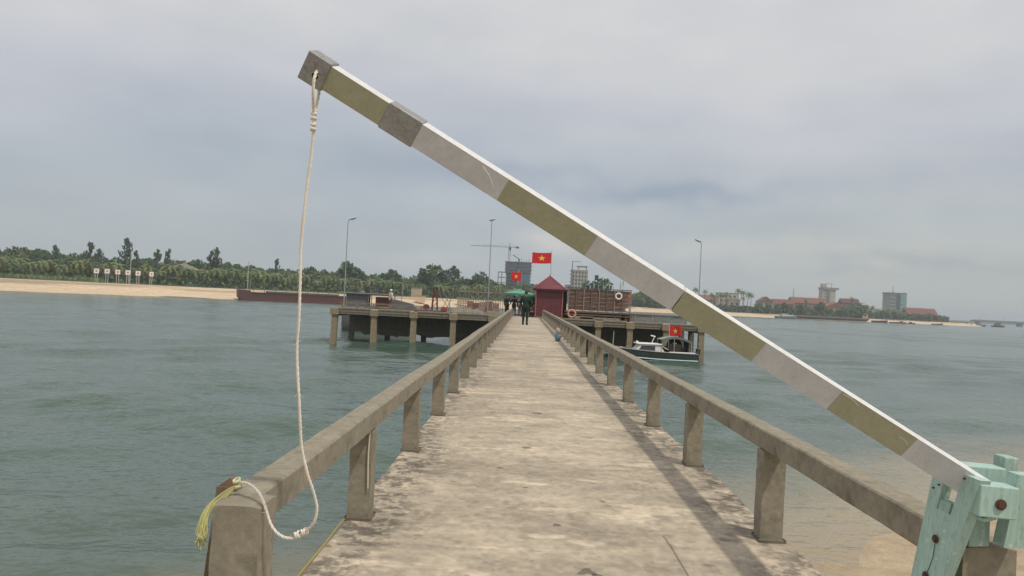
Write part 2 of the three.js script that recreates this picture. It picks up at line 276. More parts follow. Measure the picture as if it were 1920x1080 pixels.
railing(-1, -0.95, 0.13, 'concrete railing on the left edge of the walkway, rope tied on its near end', [-0.905, 0.69, -2.51, 0.16]);
railing(1, 1.565, 0.13, 'concrete railing on the right edge of the walkway, throwing shadow on the deck', [1.525, 0.69, -2.5, 0.172]);
{
  const c = part('cable', tube(Array.from({ length: 14 }, (_, k) => [XL - 0.012 + (fbm(k * 0.8, 3, 2) - 0.5) * 0.012, DY + 0.005 - (k === 0 ? 0.01 : 0), -2.2 - k * 0.19]), 0.005, 60, 6), M('#a08c45'), scene);
  tag(c, 'thin yellow cable lying along the left edge of the walkway', 'cable');
  const st = thing('stake', 'weathered brown wooden stake behind the near end post of the left railing', 'stake', [-1.0, 0, -2.62]);
  const g = sbar([-0.21, 1.0, 0.0], [-0.012, 3.29, -0.02], 0.07, 0.05); part('shaft', g, wood('#7d6a58'), st);
  part('splintered_top', sbar([-0.03, 3.275, -0.02], [0.01, 3.305, -0.02], 0.045, 0.03), wood('#8a6f58'), st);
}

// ------------------------------------------------------------------ the barrier arm, its stand and the rope
{
  const tip = V(-0.70, 4.693, -2.28), piv = V(1.484, 3.462, -2.40), X = piv.clone().sub(tip), L = X.length(); X.normalize();
  const Y = V(0, 1, 0).addScaledVector(X, -X.y).normalize(), Z = X.clone().cross(Y);
  const t = thing('boom_barrier', 'raised white and olive banded barrier arm slanting across the whole view', 'barrier');
  t.position.copy(tip); t.quaternion.setFromRotationMatrix(new THREE.Matrix4().makeBasis(X, Y, Z)); t.rotateX(0.40);
  const H = 0.079, D = 0.05, at = px => { const u = (px - 578) / 1267; return L * u * 2.28 / (2.4 - u * 0.12); };
  const paint = (r, g, b, s, chip) => tex(512, 128, (u, v) => { const n = fbm(u * 16, v * 4, 5, 16, 4, s), d = (fbm(u * 70, v * 16, 3, 70, 16, s + 1) - 0.5) * 12 - 7 * sst(0.60, 0.78, fbm(u * 26, v * 5, 4, 26, 5, s + 21)) * sst(0.4, 0.6, fbm(u * 90, v * 30, 2, 90, 30, s + 22)), k = 1 + (n - 0.5) * 0.09, c = chip && sst(0.75, 0.78, fbm(u * 30, v * 8, 4, 30, 8, s + 9)) * 0.35; return [mix(r * k + d, 120, c || 0), mix(g * k + d, 118, c || 0), mix(b * k + d, 108, c || 0)]; });
  const white = M('#ffffff', { map: rep(paint(212, 211, 209, 3, true), 2, 8), roughness: 0.5 }), dull = M('#ffffff', { map: rep(paint(194, 195, 195, 4, false), 2, 8), roughness: 0.6 }), olive = M('#ffffff', { map: rep(paint(161, 160, 134, 6, false), 2, 8), roughness: 0.55, bumpMap: rep(grain, 6), bumpScale: 0.0006 }), zinc = M('#a9acb0', { map: rep(mottle, 5), metalness: 0.35, roughness: 0.55 });  // dull: same white paint with the shade of the arm front put into its colour
  // one timber with recessed saw joints, olive bands painted on plates proud of its front
  const seg = (a, b, h, d, y = 0, z = 0, r = 0.003) => box(b - a, h, d, (a + b) / 2, -h / 2 + y, z, r);
  part('beam', [seg(0.003, at(1278), H, D), seg(at(1278) + 0.003, L + 0.09, H * 0.98, D * 0.98, -0.0015, -0.001)], white, t);
  for (const [a, b, dz, grey] of [[619, 728, 0, 0], [790, 952, 0, 1], [952, 1117, 0, 0], [1117, 1277, 0, 1], [1279, 1427, 0.002, 0], [1427, 1567, 0, 1], [1567, 1703, 0.001, 0], [1703, 1860, 0, 1]]) {
    const s = new THREE.Shape(), x0 = at(a), x1 = at(b), r = RNG(Math.round(a)), n = 5; s.moveTo(x0, -H / 2 + 0.001); s.lineTo(x1 - 0.0005, -H / 2 + 0.001);
    for (let k = 1; k < n; k++) s.lineTo(x1 - 0.0005, -H / 2 + H * k / n); s.lineTo(x1 - 0.0005, H / 2 - 0.001); s.lineTo(x0, H / 2 - 0.001);
    for (let k = n - 1; k > 0; k--) s.lineTo(x0, -H / 2 + H * k / n);
    const g = new THREE.ExtrudeGeometry(s, { depth: 0.0012 + dz, bevelEnabled: false }); g.translate(0, 0, D / 2 - 0.0002); part(grey ? 'shaded_white_band' : 'olive_band', uvBox(g.toNonIndexed()), grey ? dull : olive, t);  // white bands greyed to carry the shade on the down-tilted front
  }
  part('metal_sleeve', [seg(-0.004, at(619), H + 0.014, D + 0.014, 0, 0, 0.004)], zinc, t);
  part('metal_sleeve', [seg(at(728), at(790), H + 0.008, D + 0.008, 0.0, 0, 0.003)], zinc, t);
  part('rope_hole_shade', (() => { const g = new THREE.CylinderGeometry(0.011, 0.011, 0.002, 14).toNonIndexed(); g.rotateX(Math.PI / 2); g.translate(at(602), -0.010, (D + 0.014) / 2 + 0.001); return g; })(), M('#2c2724'), t);  // flat dark disc, painted shade for the inside of the hole
  // scratches: thin raw lines where paint has flaked
  for (const [a, b] of [[[905, 0.03], [938, -0.012]], [[1570, 0.032], [1600, 0.026]], [[1680, 0.012], [1698, 0.004]]]) { const p = [at(a[0]), a[1], D / 2 + 0.0016], q = [at(b[0]), b[1], D / 2 + 0.0016], m = [(p[0] + q[0]) / 2 + 0.004, (p[1] + q[1]) / 2 + 0.004, p[2]]; part('scratch', tube([p, m, q], 0.0011, 8, 4), M('#e4e0d8'), t); }
}
{
  const chipT = tex(512, 512, (u, v) => { const g = 1 + (fbm(u * 50, v * 6, 4, 50, 6, 3) - 0.5) * 0.16, c = sst(0.73, 0.76, fbm(u * 9, v * 9, 5, 9, 9, 71)) * 0.8, e = sst(0.62, 0.68, fbm(u * 22 + 5, v * 14, 4, 22, 14, 72)) * 0.5; return [mix(162 * g, 195, c) - e * 20, mix(189 * g, 206, c) - e * 22, mix(178 * g, 195, c) - e * 22]; }), mint = M('#ffffff', { map: rep(chipT, 3.1), bumpMap: rep(chipT, 3.1), bumpScale: 0.0015, roughness: 0.62 }), mint2 = M('#eeeeee', { map: rep(chipT, 4.3), roughness: 0.65 }), rust = M('#5d4336', { roughness: 0.7, metalness: 0.3 });
  const t = thing('barrier_stand', 'mint green wooden clamp of planks and blocks holding the barrier arm on the right', 'barrier stand', [0, 0, 0]);
  function slab(c, dx) {                              // quad of [x, y, z] corners (top front, top back, bottom back, bottom front) thickened along x
    const pos = [], f = (a, b, d, e) => pos.push(...a, ...b, ...d, ...a, ...d, ...e), o = c.map(p => [p[0] + dx, p[1], p[2]]);
    f(c[3], c[2], c[1], c[0]); f(o[0], o[1], o[2], o[3]); for (let k = 0; k < 4; k++) { const n = (k + 1) % 4; f(c[k], c[n], o[n], o[k]); }
    const g = new THREE.BufferGeometry(); g.setAttribute('position', new THREE.Float32BufferAttribute(pos, 3)); g.computeVertexNormals(); return uvBox(g);
  }
  // inner plank, leaning back towards its foot, with a square notch: built from four pieces round the notch
  const A = (u, v) => { const f = [1.408 - 0.055 * v, 3.525 - 0.42 * v, -2.292 - 0.125 * v], b = [1.392 - 0.055 * v, 3.53 - 0.42 * v, -2.515 - 0.03 * v]; return [mix(f[0], b[0], u), mix(f[1], b[1], u), mix(f[2], b[2], u)]; };
  const q = (u0, v0, u1, v1, dx = 0.032) => slab([A(u0, v0), A(u1, v0), A(u1, v1), A(u0, v1)], dx);
  part('plank', [q(0, 0.012, 0.36, 1.3), q(0.36, 0.34, 0.72, 1.3), q(0.36, 0, 0.72, 0.11), q(0.72, -0.01, 1, 1.3)], mint, t);
  part('notch_wedge', [q(0.42, 0.26, 0.68, 0.34, 0.025)], mint2, t);
  const bolt = (p, r = 0.012, ax = 'x') => { const g = new THREE.CylinderGeometry(r, r * 1.1, 0.012, 8).toNonIndexed(); const w = new THREE.CylinderGeometry(r * 1.5, r * 1.5, 0.004, 14).toNonIndexed(); const m = mergeGeometries([g, w]); if (ax === 'x') m.rotateZ(Math.PI / 2); else m.rotateX(Math.PI / 2); m.translate(...p); return m; };
  for (const [u, v] of [[0.52, 0.56], [0.50, 0.86]]) { const p = A(u, v); part('bolt', bolt([p[0] - 0.004, p[1], p[2]], 0.009), rust, t); }
  // outer plank
  const B = (u, v) => [1.55 - 0.03 * v, 3.535 - 0.25 * v, -2.335 - 0.02 * v - 0.055 * u];
  part('outer_plank', slab([B(0, 0), B(1, 0), B(1, 0.92), B(0, 0.92)], 0.07), mint, t);
  const ly = (g, rz = 0, ry = 0, p = [0, 0, 0]) => { g.rotateZ(rz); g.rotateY(ry); g.translate(...p); return g; };
  part('front_block', ly(box(0.118, 0.098, 0.075, 0, -0.049, 0, 0.005), -0.05, 0, [1.465, 3.457, -2.33]), mint, t);
  part('bolt', bolt([1.468, 3.452, -2.289], 0.011, 'z'), rust, t);
  part('lower_block', ly(box(0.075, 0.10, 0.09, 0, 0, 0, 0.004), 0, 0.2, [1.465, 3.29, -2.44]), mint2, t);
  part('wedge', ly(box(0.05, 0.012, 0.05, 0, 0, 0, 0.002), 0.1, 0.3, [1.445, 3.395, -2.335]), mint, t);
  part('rear_block', ly(box(0.138, 0.072, 0.075, 0, -0.036, 0, 0.005), -0.04, 0.03, [1.524, 3.494, -2.50]), mint, t);
  part('rear_plank', ly(box(0.05, 0.21, 0.06, 0, -0.16, 0, 0.006), -0.06, 0, [1.644, 3.505, -2.55]), mint2, t);
  { const a = A(0.52, 0.60), b = A(0.47, 0.70), c = A(0.50, 0.83); for (const p of [a, b, c]) p[0] -= 0.0006; part('split', tube([a, b, c], 0.0012, 10, 4), M('#40453f'), t); }
  for (const [u, v] of [[0.8, 0.05], [0.84, 0.1], [0.79, 0.16], [0.9, 0.2], [0.3, 0.04]]) { const p = A(u, v); part('nail_hole', bolt([p[0] - 0.0005, p[1], p[2]], 0.0022), rust, t); }
  part('rusty_strap', ly(box(0.03, 0.1, 0.004, 0, 0, 0), 0.15, 0, [1.418, 3.31, -2.385]), rust, t);
}
{
  const ropeT = tex(128, 64, (u, v) => { const k = 232 + (fbm(u * 60, v * 8, 3, 60, 8, 4) - 0.5) * 60; return [k, k * 0.98, k * 0.95]; });
  const rope = M('#f4efe6', { map: rep(ropeT, 40, 1), roughness: 0.95 }), yel = M('#b4b075', { roughness: 0.8 });
  const t = thing('rope', 'pale rope hanging from the raised arm tip and looped onto the left end post', 'rope');
  let crv; const ropeOf = (name, pts, R, seg) => {     // three strands laid round one another
    const c = new THREE.CatmullRomCurve3(pts.map(p => V(...p))), L = c.getLength(), fr = c.computeFrenetFrames(seg, false), tw = L / 0.05 * 6.283, pp = c.getSpacedPoints(seg); if (L > 1) crv = c;
    for (let k = 0; k < 3; k++) { const q = pp.map((p, i) => { const a = tw * i / seg + k * 2.094, r = R * 0.5 * (1 + 0.12 * Math.sin(i * 0.05 + k)); return p.clone().addScaledVector(fr.normals[i], Math.cos(a) * r).addScaledVector(fr.binormals[i], Math.sin(a) * r); }); const cv = new THREE.CatmullRomCurve3(q); cv.arcLengthDivisions = seg * 2; cv.getPointAt = cv.getPoint; cv.getTangentAt = cv.getTangent; part(name === 'loop' ? 'loop_strand' : 'strand', new THREE.TubeGeometry(cv, seg, R * 0.56, 5).toNonIndexed(), rope, t); }
  };
  const Q = (l) => l.map(([x, y, d]) => P(x, y, d));
  ropeOf('lay', Q([[594, 133, 2.238], [589, 150, 2.22], [587, 180, 2.23], [588, 205, 2.27], [588, 235, 2.28], [584, 290, 2.29], [577, 340, 2.29], [570, 400, 2.29], [564, 470, 2.3], [563, 520, 2.3], [561, 590, 2.3], [557, 650, 2.31], [558, 700, 2.31], [561, 750, 2.31], [563, 800, 2.32], [566, 840, 2.33], [577, 890, 2.34], [590, 930, 2.36], [594, 955, 2.37], [588, 980, 2.38], [570, 998, 2.4], [548, 1009, 2.41], [526, 1004, 2.42], [509, 985, 2.43], [499, 955, 2.44], [488, 928, 2.46], [474, 912, 2.49], [460, 905, 2.51], [444, 906, 2.53]]), 0.0047, 1500);
  ropeOf('loop', Q([[600, 150, 2.30], [598, 175, 2.30], [592, 205, 2.29], [588, 232, 2.28]]), 0.0046, 60);
  const fz = RNG(61), fib = []; for (let k = 0; k < 70; k++) { const u = fz(), p = crv.getPoint(u), a = fz() * 6.28, e = fz() - 0.5, L = 0.004 + fz() * 0.007; fib.push(tube([[p.x + Math.cos(a) * 0.005, p.y, p.z + Math.sin(a) * 0.005], [p.x + Math.cos(a) * (0.006 + L * 0.5), p.y + e * 0.008, p.z + Math.sin(a) * (0.006 + L * 0.5)], [p.x + Math.cos(a) * (0.006 + L), p.y + e * 0.02, p.z + Math.sin(a) * (0.006 + L)]], 0.0005, 4, 3)); } part('loose_fibres', fib, rope, t);
  const knot = (x, y, d, n, len, dir, r) => Array.from({ length: n }, (_, k) => { const g = new THREE.TorusGeometry(r, 0.0042, 6, 14).toNonIndexed(); g.rotateX(Math.PI / 2 + 0.35 * (k % 2 ? 1 : -1)); g.rotateZ(dir); const p = P(x, y, d); g.translate(p[0] + Math.sin(-dir) * len * (k / (n - 1) - 0.5), p[1] + Math.cos(dir) * len * (k / (n - 1) - 0.5), p[2]); return g; });
  part('knot', knot(588, 228, 2.28, 4, 0.05, 0, 0.0062), rope, t);
  part('knot', knot(564, 1000, 2.405, 4, 0.035, -1.1, 0.0085), rope, t);
  part('knot', knot(446, 907, 2.525, 4, 0.026, 0.35, 0.011), M('#cdcaa0', { roughness: 0.9 }), t);
  const r = RNG(8), fr = [];
  for (let k = 0; k < 34; k++) { const s = r(), o = r() - 0.5, e = r(); fr.push(tube(Q([[446, 908, 2.52], [428 + o * 5, 922 + o * 9, 2.515], [406 + o * 9, 940 + o * 10, 2.505], [394 - s * 10, 958 + o * 8, 2.48], [388 - s * 14 + o * 4, 980 + e * 8, 2.45], [385 - s * 12 + o * 14, 1000 + e * 8, 2.44], [378 + (s - 0.6) * 22 + o * 10, 1008 + e * 30, 2.44 + o * 0.03]]), 0.0011 + r() * 0.0007, 20, 4)); }
  part('frayed_end', fr, yel, t, 'frayed yellow strands over the post edge');
}

// ------------------------------------------------------------------ the wharf
const WZ = -58, W0 = -15, W1 = 14.2;
{
  const w = thing('wharf', 'concrete wharf on square piles standing across the end of the walkway', 'wharf');
  const dz = 12;
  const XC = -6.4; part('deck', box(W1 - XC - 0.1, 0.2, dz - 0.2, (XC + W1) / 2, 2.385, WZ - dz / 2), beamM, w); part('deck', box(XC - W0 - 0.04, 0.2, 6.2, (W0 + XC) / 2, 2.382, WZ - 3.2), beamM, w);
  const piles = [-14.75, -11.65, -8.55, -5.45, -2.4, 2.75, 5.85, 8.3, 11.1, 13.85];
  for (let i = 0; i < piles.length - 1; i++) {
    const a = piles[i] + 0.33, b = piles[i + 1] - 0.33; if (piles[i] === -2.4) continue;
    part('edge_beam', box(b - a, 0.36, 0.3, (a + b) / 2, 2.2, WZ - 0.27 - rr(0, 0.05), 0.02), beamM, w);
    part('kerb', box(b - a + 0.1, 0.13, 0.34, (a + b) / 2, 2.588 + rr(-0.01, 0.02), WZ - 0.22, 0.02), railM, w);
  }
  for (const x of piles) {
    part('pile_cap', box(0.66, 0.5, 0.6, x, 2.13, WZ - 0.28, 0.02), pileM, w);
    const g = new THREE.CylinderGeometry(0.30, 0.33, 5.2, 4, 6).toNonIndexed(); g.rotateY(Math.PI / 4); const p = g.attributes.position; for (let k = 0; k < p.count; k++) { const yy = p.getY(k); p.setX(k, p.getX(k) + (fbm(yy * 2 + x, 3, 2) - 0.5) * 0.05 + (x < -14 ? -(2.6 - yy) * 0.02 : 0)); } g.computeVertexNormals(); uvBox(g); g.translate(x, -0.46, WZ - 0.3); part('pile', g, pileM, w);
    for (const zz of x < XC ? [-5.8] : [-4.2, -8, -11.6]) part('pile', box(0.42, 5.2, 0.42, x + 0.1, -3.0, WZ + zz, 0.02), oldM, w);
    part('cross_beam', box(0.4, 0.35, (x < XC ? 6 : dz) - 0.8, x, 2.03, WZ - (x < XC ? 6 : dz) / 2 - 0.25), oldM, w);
  }
  // dark hanging screen with a ragged lower edge
  const s = new THREE.Shape(), r = RNG(41); s.moveTo(-14.2, 2.1); let x = -14.2; const low = [];
  while (x < 12.2) { low.push([x, 0.46 + 0.26 * sst(0.35, 0.7, fbm(x * 0.8, 6, 3)) - (r() < 0.12 ? 0.15 : 0)]); x += rr(0.12, 0.4, r); }
  low.forEach(p => s.lineTo(...p)); s.lineTo(12.2, 2.1); s.lineTo(-14.2, 2.1);
  const g = new THREE.ExtrudeGeometry(s, { depth: 0.12, bevelEnabled: false }); g.translate(0, 0, WZ - 4.0); part('hanging_screen', uvBox(g.toNonIndexed()), concrete('#857e71'), w);
  // low rail on the left part of the edge
  const rl = thing('guard_rail', 'low weathered rail along the left part of the wharf edge', 'rail');
  for (let k = 0; k < 6; k++) part('post', box(0.09, 0.42, 0.09, -14.3 + k * 1.25, 2.71, WZ - 0.55), wood('#8d7f6d'), rl);
  part('rail_bar', box(6.6, 0.07, 0.06, -11.2, 3.06, WZ - 0.55), wood('#97866f'), rl); part('rail_bar', box(5.2, 0.05, 0.05, -9.9, 2.87, WZ - 0.552), wood('#8d7f6d'), rl);
  // parapet panels right rear
  const pa = thing('parapet', 'low grey parapet of flat panels on the right rear of the wharf', 'parapet');
  for (let k = 0; k < 4; k++) part('panel', box(1.46, 0.62, 0.1, 8.95 + k * 1.5, 2.585, -65 - (k % 2) * 0.03, 0.01), concrete(['#85878a', '#93939a', '#8b9192', '#8e9499'][k]), pa);
  part('coping', box(6.1, 0.07, 0.2, 11.2, 3.21, -65), railM, pa);
  const pk = [['fender_plank', 'grey timber baulk lying on the right edge of the wharf', 6.0, 3.2, 0.16], ['fender_plank', 'pale timber baulk beside the life ring on the wharf edge', 4.75, 1.5, 0.2]];
  for (const [n, l, X, L, H] of pk) { const o = thing(n, l, 'timber', [X, 2.72, WZ - 0.75]); part('baulk', box(L, H, 0.22, 0, 0, 0, 0.02), wood('#9a8f7e'), o); part('end_band', box(0.05, H + 0.02, 0.24, L / 2 - 0.1, -0.01, 0), M('#5a4f47'), o); }
}
// lamp posts
function lampPost(x, z, h, arm, label, base = 2.58) {
  const t = thing('street_lamp', label, 'street lamp', [x, base, z], 0, 'tall lamp posts on the wharf'), m = M('#9aa0a2', { metalness: 0.3, roughness: 0.5 });
  const g = new THREE.CylinderGeometry(0.028, 0.05, h, 8).toNonIndexed(); g.translate(0, h / 2, 0); part('pole', g, m, t);
  part('base', box(0.28, 0.16, 0.28, 0, 0, 0, 0.02), m, t);
  part('arm', tube([[0, h - 0.03, 0], [arm * 0.1, h + 0.28, 0], [arm * 0.5, h + 0.42, 0]], 0.03, 10, 6), m, t);
  const hd = new THREE.SphereGeometry(0.3, 10, 6); hd.scale(1, 0.36, 0.5); hd.rotateZ(0.35 * Math.sign(arm)); hd.translate(arm * 0.75, h + 0.46, 0); part('lamp_head', hd.toNonIndexed(), M('#b9bcbd'), t);
}
lampPost(-14.25, -58.9, 6.75, 0.55, 'tall thin lamp post on the far left corner of the wharf');
lampPost(-3.05, -63, 7.6, 0.05, 'tall thin lamp post just left of the tower crane');
lampPost(14.0, -60.2, 6.4, -0.38, 'tall thin lamp post on the right end of the wharf behind the arm');

// booth, flags
const flagTex = (() => { const c = document.createElement('canvas'); c.width = 192; c.height = 128; const x = c.getContext('2d'); x.fillStyle = '#d3202a'; x.fillRect(0, 0, 192, 128); x.fillStyle = '#f7d23c'; x.beginPath(); for (let k = 0; k < 10; k++) { const a = -Math.PI / 2 + k * Math.PI / 5, r = k % 2 ? 15 : 39; x[k ? 'lineTo' : 'moveTo'](96 + r * Math.cos(a), 64 + r * Math.sin(a)); } x.closePath(); x.fill(); const t = new THREE.CanvasTexture(c); t.colorSpace = THREE.SRGBColorSpace; return t; })();
const flagM = new THREE.MeshPhysicalMaterial({ map: flagTex, roughness: 0.85, transmission: 0.25, thickness: 0, side: THREE.DoubleSide });
function flagGeo(w, h, seed, fold = 0.06) {
  const g = new THREE.PlaneGeometry(w, h, 20, 10), p = g.attributes.position; for (let k = 0; k < p.count; k++) { const x = p.getX(k) + w / 2, y = p.getY(k); p.setZ(k, Math.sin(x / w * 7 + seed + y * 1.2) * fold * (0.2 + x / w)); p.setY(k, y - 0.05 * h * x / w + Math.sin(x / w * 5 + seed) * 0.02 * h); } g.translate(w / 2, 0, 0); g.computeVertexNormals(); return g;
}
function flagPole(pos, h, w, fh, label, turn, poleHex = '#b5aeb0', top = 0.12) {
  const t = thing('flagpole', label, 'flag', pos); part('pole', bar([0, 0, 0], [0, h, 0], 0.03, 0.022, 8), M(poleHex), t);
  const g = flagGeo(w, fh, h); g.rotateY(turn); g.translate(0, h - top - fh / 2, 0); part('flag', g, flagM, t); return t;
}
{
  const z = -61.5, [x0] = P(1003, 590, 61.5), [x1] = P(1054, 590, 61.5), w = x1 - x0, cx = (x0 + x1) / 2, b = 2.585;
  const red = M('#70363c', { map: rep(mottle, 0.7), roughness: 0.6 }), roof = M('#7b404c', { map: rep(mottle, 0.7), roughness: 0.55 }), edge = M('#a05a5c', { roughness: 0.6 });
  const t = thing('booth', 'small dark red square booth with a pyramid roof right of the walkway end', 'booth', [cx, b, z - 1.0]);
  part('wall', [box(w - 0.1, 2.15, 2.0, 0, 0.12, 0)], red, t);
  part('plinth', box(w + 0.14, 0.14, 2.2, 0, 0, 0, 0.01), oldM, t);
  for (const s of [-1, 1]) part('corner_trim', box(0.1, 2.13, 0.1, s * (w / 2 - 0.03), 0.14, 1.0), edge, t);
  for (let k = 0; k < 5; k++) part('board', box((w - 0.3) / 5 - 0.02, 1.95, 0.02, -w / 2 + 0.15 + (k + 0.5) * (w - 0.3) / 5, 0.2, 1.012), red, t);
  const rg = new THREE.ConeGeometry((w / 2 + 0.24) * 1.414, 1.12, 4).toNonIndexed(); rg.rotateY(Math.PI / 4); rg.translate(0, 2.27 + 0.12 + 0.56, 0); const rf = part('roof', rg, roof, t);
  part('fascia', box(w + 0.5, 0.13, 2.55, 0, 2.25, 0, 0.01), roof, t); part('finial', bar([0, 3.45, 0], [0, 3.62, 0], 0.05, 0.03), roof, t);
  for (let k = 0; k < 4; k++) { const a = Math.PI / 4 + k * Math.PI / 2, R = (w / 2 + 0.24) * 1.414; part('ridge', bar([Math.cos(a) * R, 2.41, Math.sin(a) * R], [0, 3.52, 0], 0.035), edge, t); }
  flagPole([cx + 0.05, b + 3.55, z - 1.0], 2.15, 1.62, 0.9, 'red flag with a yellow star flying from the roof peak of the red booth', Math.PI + 0.1, '#b5aeb0', 0.26);
}
{ const q = P(966, 560, 66); flagPole([q[0] + 0.45, 2.585, -66], 3.85, 0.95, 0.75, 'small red flag with a yellow star above the green parasol', Math.PI + 0.35, '#9a9288', 0.03); }
{ const q = P(1183, 570, 63); flagPole([q[0], 2.585, -63], 2.55, 0.5, 0.75, 'faint red flag behind the right end of the slatted brown screen', Math.PI + 0.3, '#8d8580', 0.03); }

// slatted brown screen with its life rings
{
  const z = -62, [x0, , ] = P(1064, 580, 62), [x1] = P(1181, 580, 62), base = 3.3, H = 1.85, br = wood('#957565'), br2 = wood('#886a5c'), grey = wood('#a5958a');
  const t = thing('slatted_screen', 'long brown screen of horizontal slats with a life ring hung on it', 'screen', [x0, base, z]); const L = x1 - x0, r = RNG(9);
  part('backing', box(L - 0.1, H - 0.1, 0.12, L / 2, 0.05, -0.9), wood('#8a6c5e'), t);
  for (let k = 0; k < 15; k++) part('slat', box(L + rr(-0.12, 0.05, r), 0.062, 0.04, L / 2, 0.06 + k * (H - 0.1) / 15, rr(-0.01, 0.01, r)), k % 3 ? br : grey, t);
  for (let k = 0; k < 9; k++) part('post', box(0.075, H + (k % 2) * 0.08, 0.075, 0.04 + k * (L - 0.08) / 8, 0, 0.06), k % 2 ? br2 : grey, t);
  part('top_plank', box(L + 0.2, 0.06, 1.0, L / 2, H, -0.42), wood('#77665c'), t);
  for (const yy of [-0.14, -0.36]) part('bearer', box(L + 0.5, 0.12, 0.9, L / 2, yy, -0.35), wood('#75604f'), t);
  for (let k = 0; k < 6; k++) part('leg', box(0.18, 0.4, 0.8, 0.3 + k * (L - 0.6) / 5, -0.72, -0.35), wood('#6a5748'), t);
  part('skirt_board', box(L + 0.3, 0.62, 0.05, L / 2, -0.72, -0.85), wood('#6d5a4c'), t);
  const ring = (px, py, d, R, hex, label) => { const p = P(px, py, d), o = thing('life_ring', label, 'life ring', p); const g = new THREE.TorusGeometry(R, R * 0.27, 8, 24).toNonIndexed(); part('ring', g, M(hex, { roughness: 0.6 }), o); for (let k = 0; k < 4; k++) { const b2 = new THREE.TorusGeometry(R * 0.29, R * 0.05, 5, 10).toNonIndexed(); b2.rotateX(Math.PI / 2); b2.translate(R, 0, 0); b2.rotateZ(Math.PI / 4 + k * Math.PI / 2); part('strap', b2, M('#c9c2b8'), o); } };
  ring(1160, 555.5, 61.85, 0.24, '#f2e8dc', 'white life ring hanging on the slatted brown screen');
  ring(1072, 588, 60.2, 0.29, '#c98d7f', 'faded pink life ring leaning beside the red booth');
  const f = part('buoy', (() => { const g = new THREE.SphereGeometry(0.17, 12, 8).toNonIndexed(); g.translate(...P(1175, 582.5, 61.6)); return g; })(), M('#d5d0c5'), scene); tag(f, 'small white buoy below the right end of the slatted screen', 'buoy');
  // dark cabin between booth and screen
  const d = thing('shed', 'dark narrow shed squeezed between the red booth and the slatted screen', 'shed', [x0 - 0.55, 2.585, -63.2]); part('wall', box(1.0, 2.3, 1.2, 0, 0, 0), M('#3a443f', { map: mottle }), d); part('roof', box(1.2, 0.1, 1.4, 0, 2.3, 0), M('#4d5552'), d); part('base_board', box(1.02, 0.5, 0.04, 0, 0, 0.63), M('#6e2f2d'), d);
  // pale green poles stacked upright behind the screen
  const pg = M('#9fb5ab', { roughness: 0.7 });
  [1098, 1106, 1113, 1122, 1131, 1142, 1150, 1163, 1168].forEach((px, k) => { const q = P(px, 548, 63.6), o = thing('net_pole', `thin pale green net pole behind the slatted screen, ${['first', 'second', 'third', 'fourth', 'fifth', 'sixth', 'seventh', 'eighth', 'ninth'][k]} from the left`, 'pole', [q[0], 2.585, -63.6], 0, 'pale green poles behind the slatted screen'); const h = 2.9 + (k % 3) * 0.25 + (k > 6 ? 0.3 : 0); part('shaft', bar([0, 0, 0], [rr(-0.05, 0.05), h, 0], 0.028, 0.02), pg, o); part('float', (() => { const g = new THREE.CylinderGeometry(0.05, 0.05, 0.4, 8).toNonIndexed(); g.translate(0, h * 0.86, 0); return g; })(), pg, o); });
}

// parasol over the crowd
{
  const q = P(972, 560, 66.5), t = thing('parasol', 'wide teal green parasol over the people at the walkway end', 'parasol', [q[0], 2.585, -66.5]), cl = new THREE.MeshPhysicalMaterial({ color: '#4f9a83', roughness: 0.8, transmission: 0.2, thickness: 0, side: THREE.DoubleSide });
  const R = 1.42, h = 1.95, rise = 0.42, N = 8, pos = [];
  for (let k = 0; k < N; k++) { const a = k / N * 6.283, b = (k + 1) / N * 6.283, st = 5; for (let s = 0; s < st; s++) { const r0 = s / st, r1 = (s + 1) / st, Y = r => h + rise * (1 - r) - 0.05 * Math.sin(r * Math.PI); const A = [Math.cos(a) * R * r0, Y(r0), Math.sin(a) * R * r0], B = [Math.cos(b) * R * r0, Y(r0), Math.sin(b) * R * r0], C = [Math.cos(b) * R * r1, Y(r1), Math.sin(b) * R * r1], D = [Math.cos(a) * R * r1, Y(r1), Math.sin(a) * R * r1]; pos.push(...A, ...C, ...B, ...A, ...D, ...C); }
    const A = [Math.cos(a) * R, h, Math.sin(a) * R], B = [Math.cos(b) * R, h, Math.sin(b) * R]; pos.push(...A, ...[A[0], h - 0.14, A[2]], ...[B[0], h - 0.14, B[2]], ...A, ...[B[0], h - 0.14, B[2]], ...B); }
  const g = new THREE.BufferGeometry(); g.setAttribute('position', new THREE.Float32BufferAttribute(pos, 3)); g.computeVertexNormals(); part('canopy', uvBox(g), cl, t);
  part('pole', bar([0, 0, 0], [0, h + rise, 0], 0.025, 0.02, 8), M('#c9c6bd'), t); part('base', box(0.5, 0.1, 0.5, 0, 0, 0, 0.02), oldM, t);
  for (let k = 0; k < N; k++) { const a = k / N * 6.283; part('rib', bar([0, h + rise - 0.06, 0], [Math.cos(a) * R * 0.98, h - 0.02, Math.sin(a) * R * 0.98], 0.012, 0.008, 4), M('#aeb0ac'), t); }
}

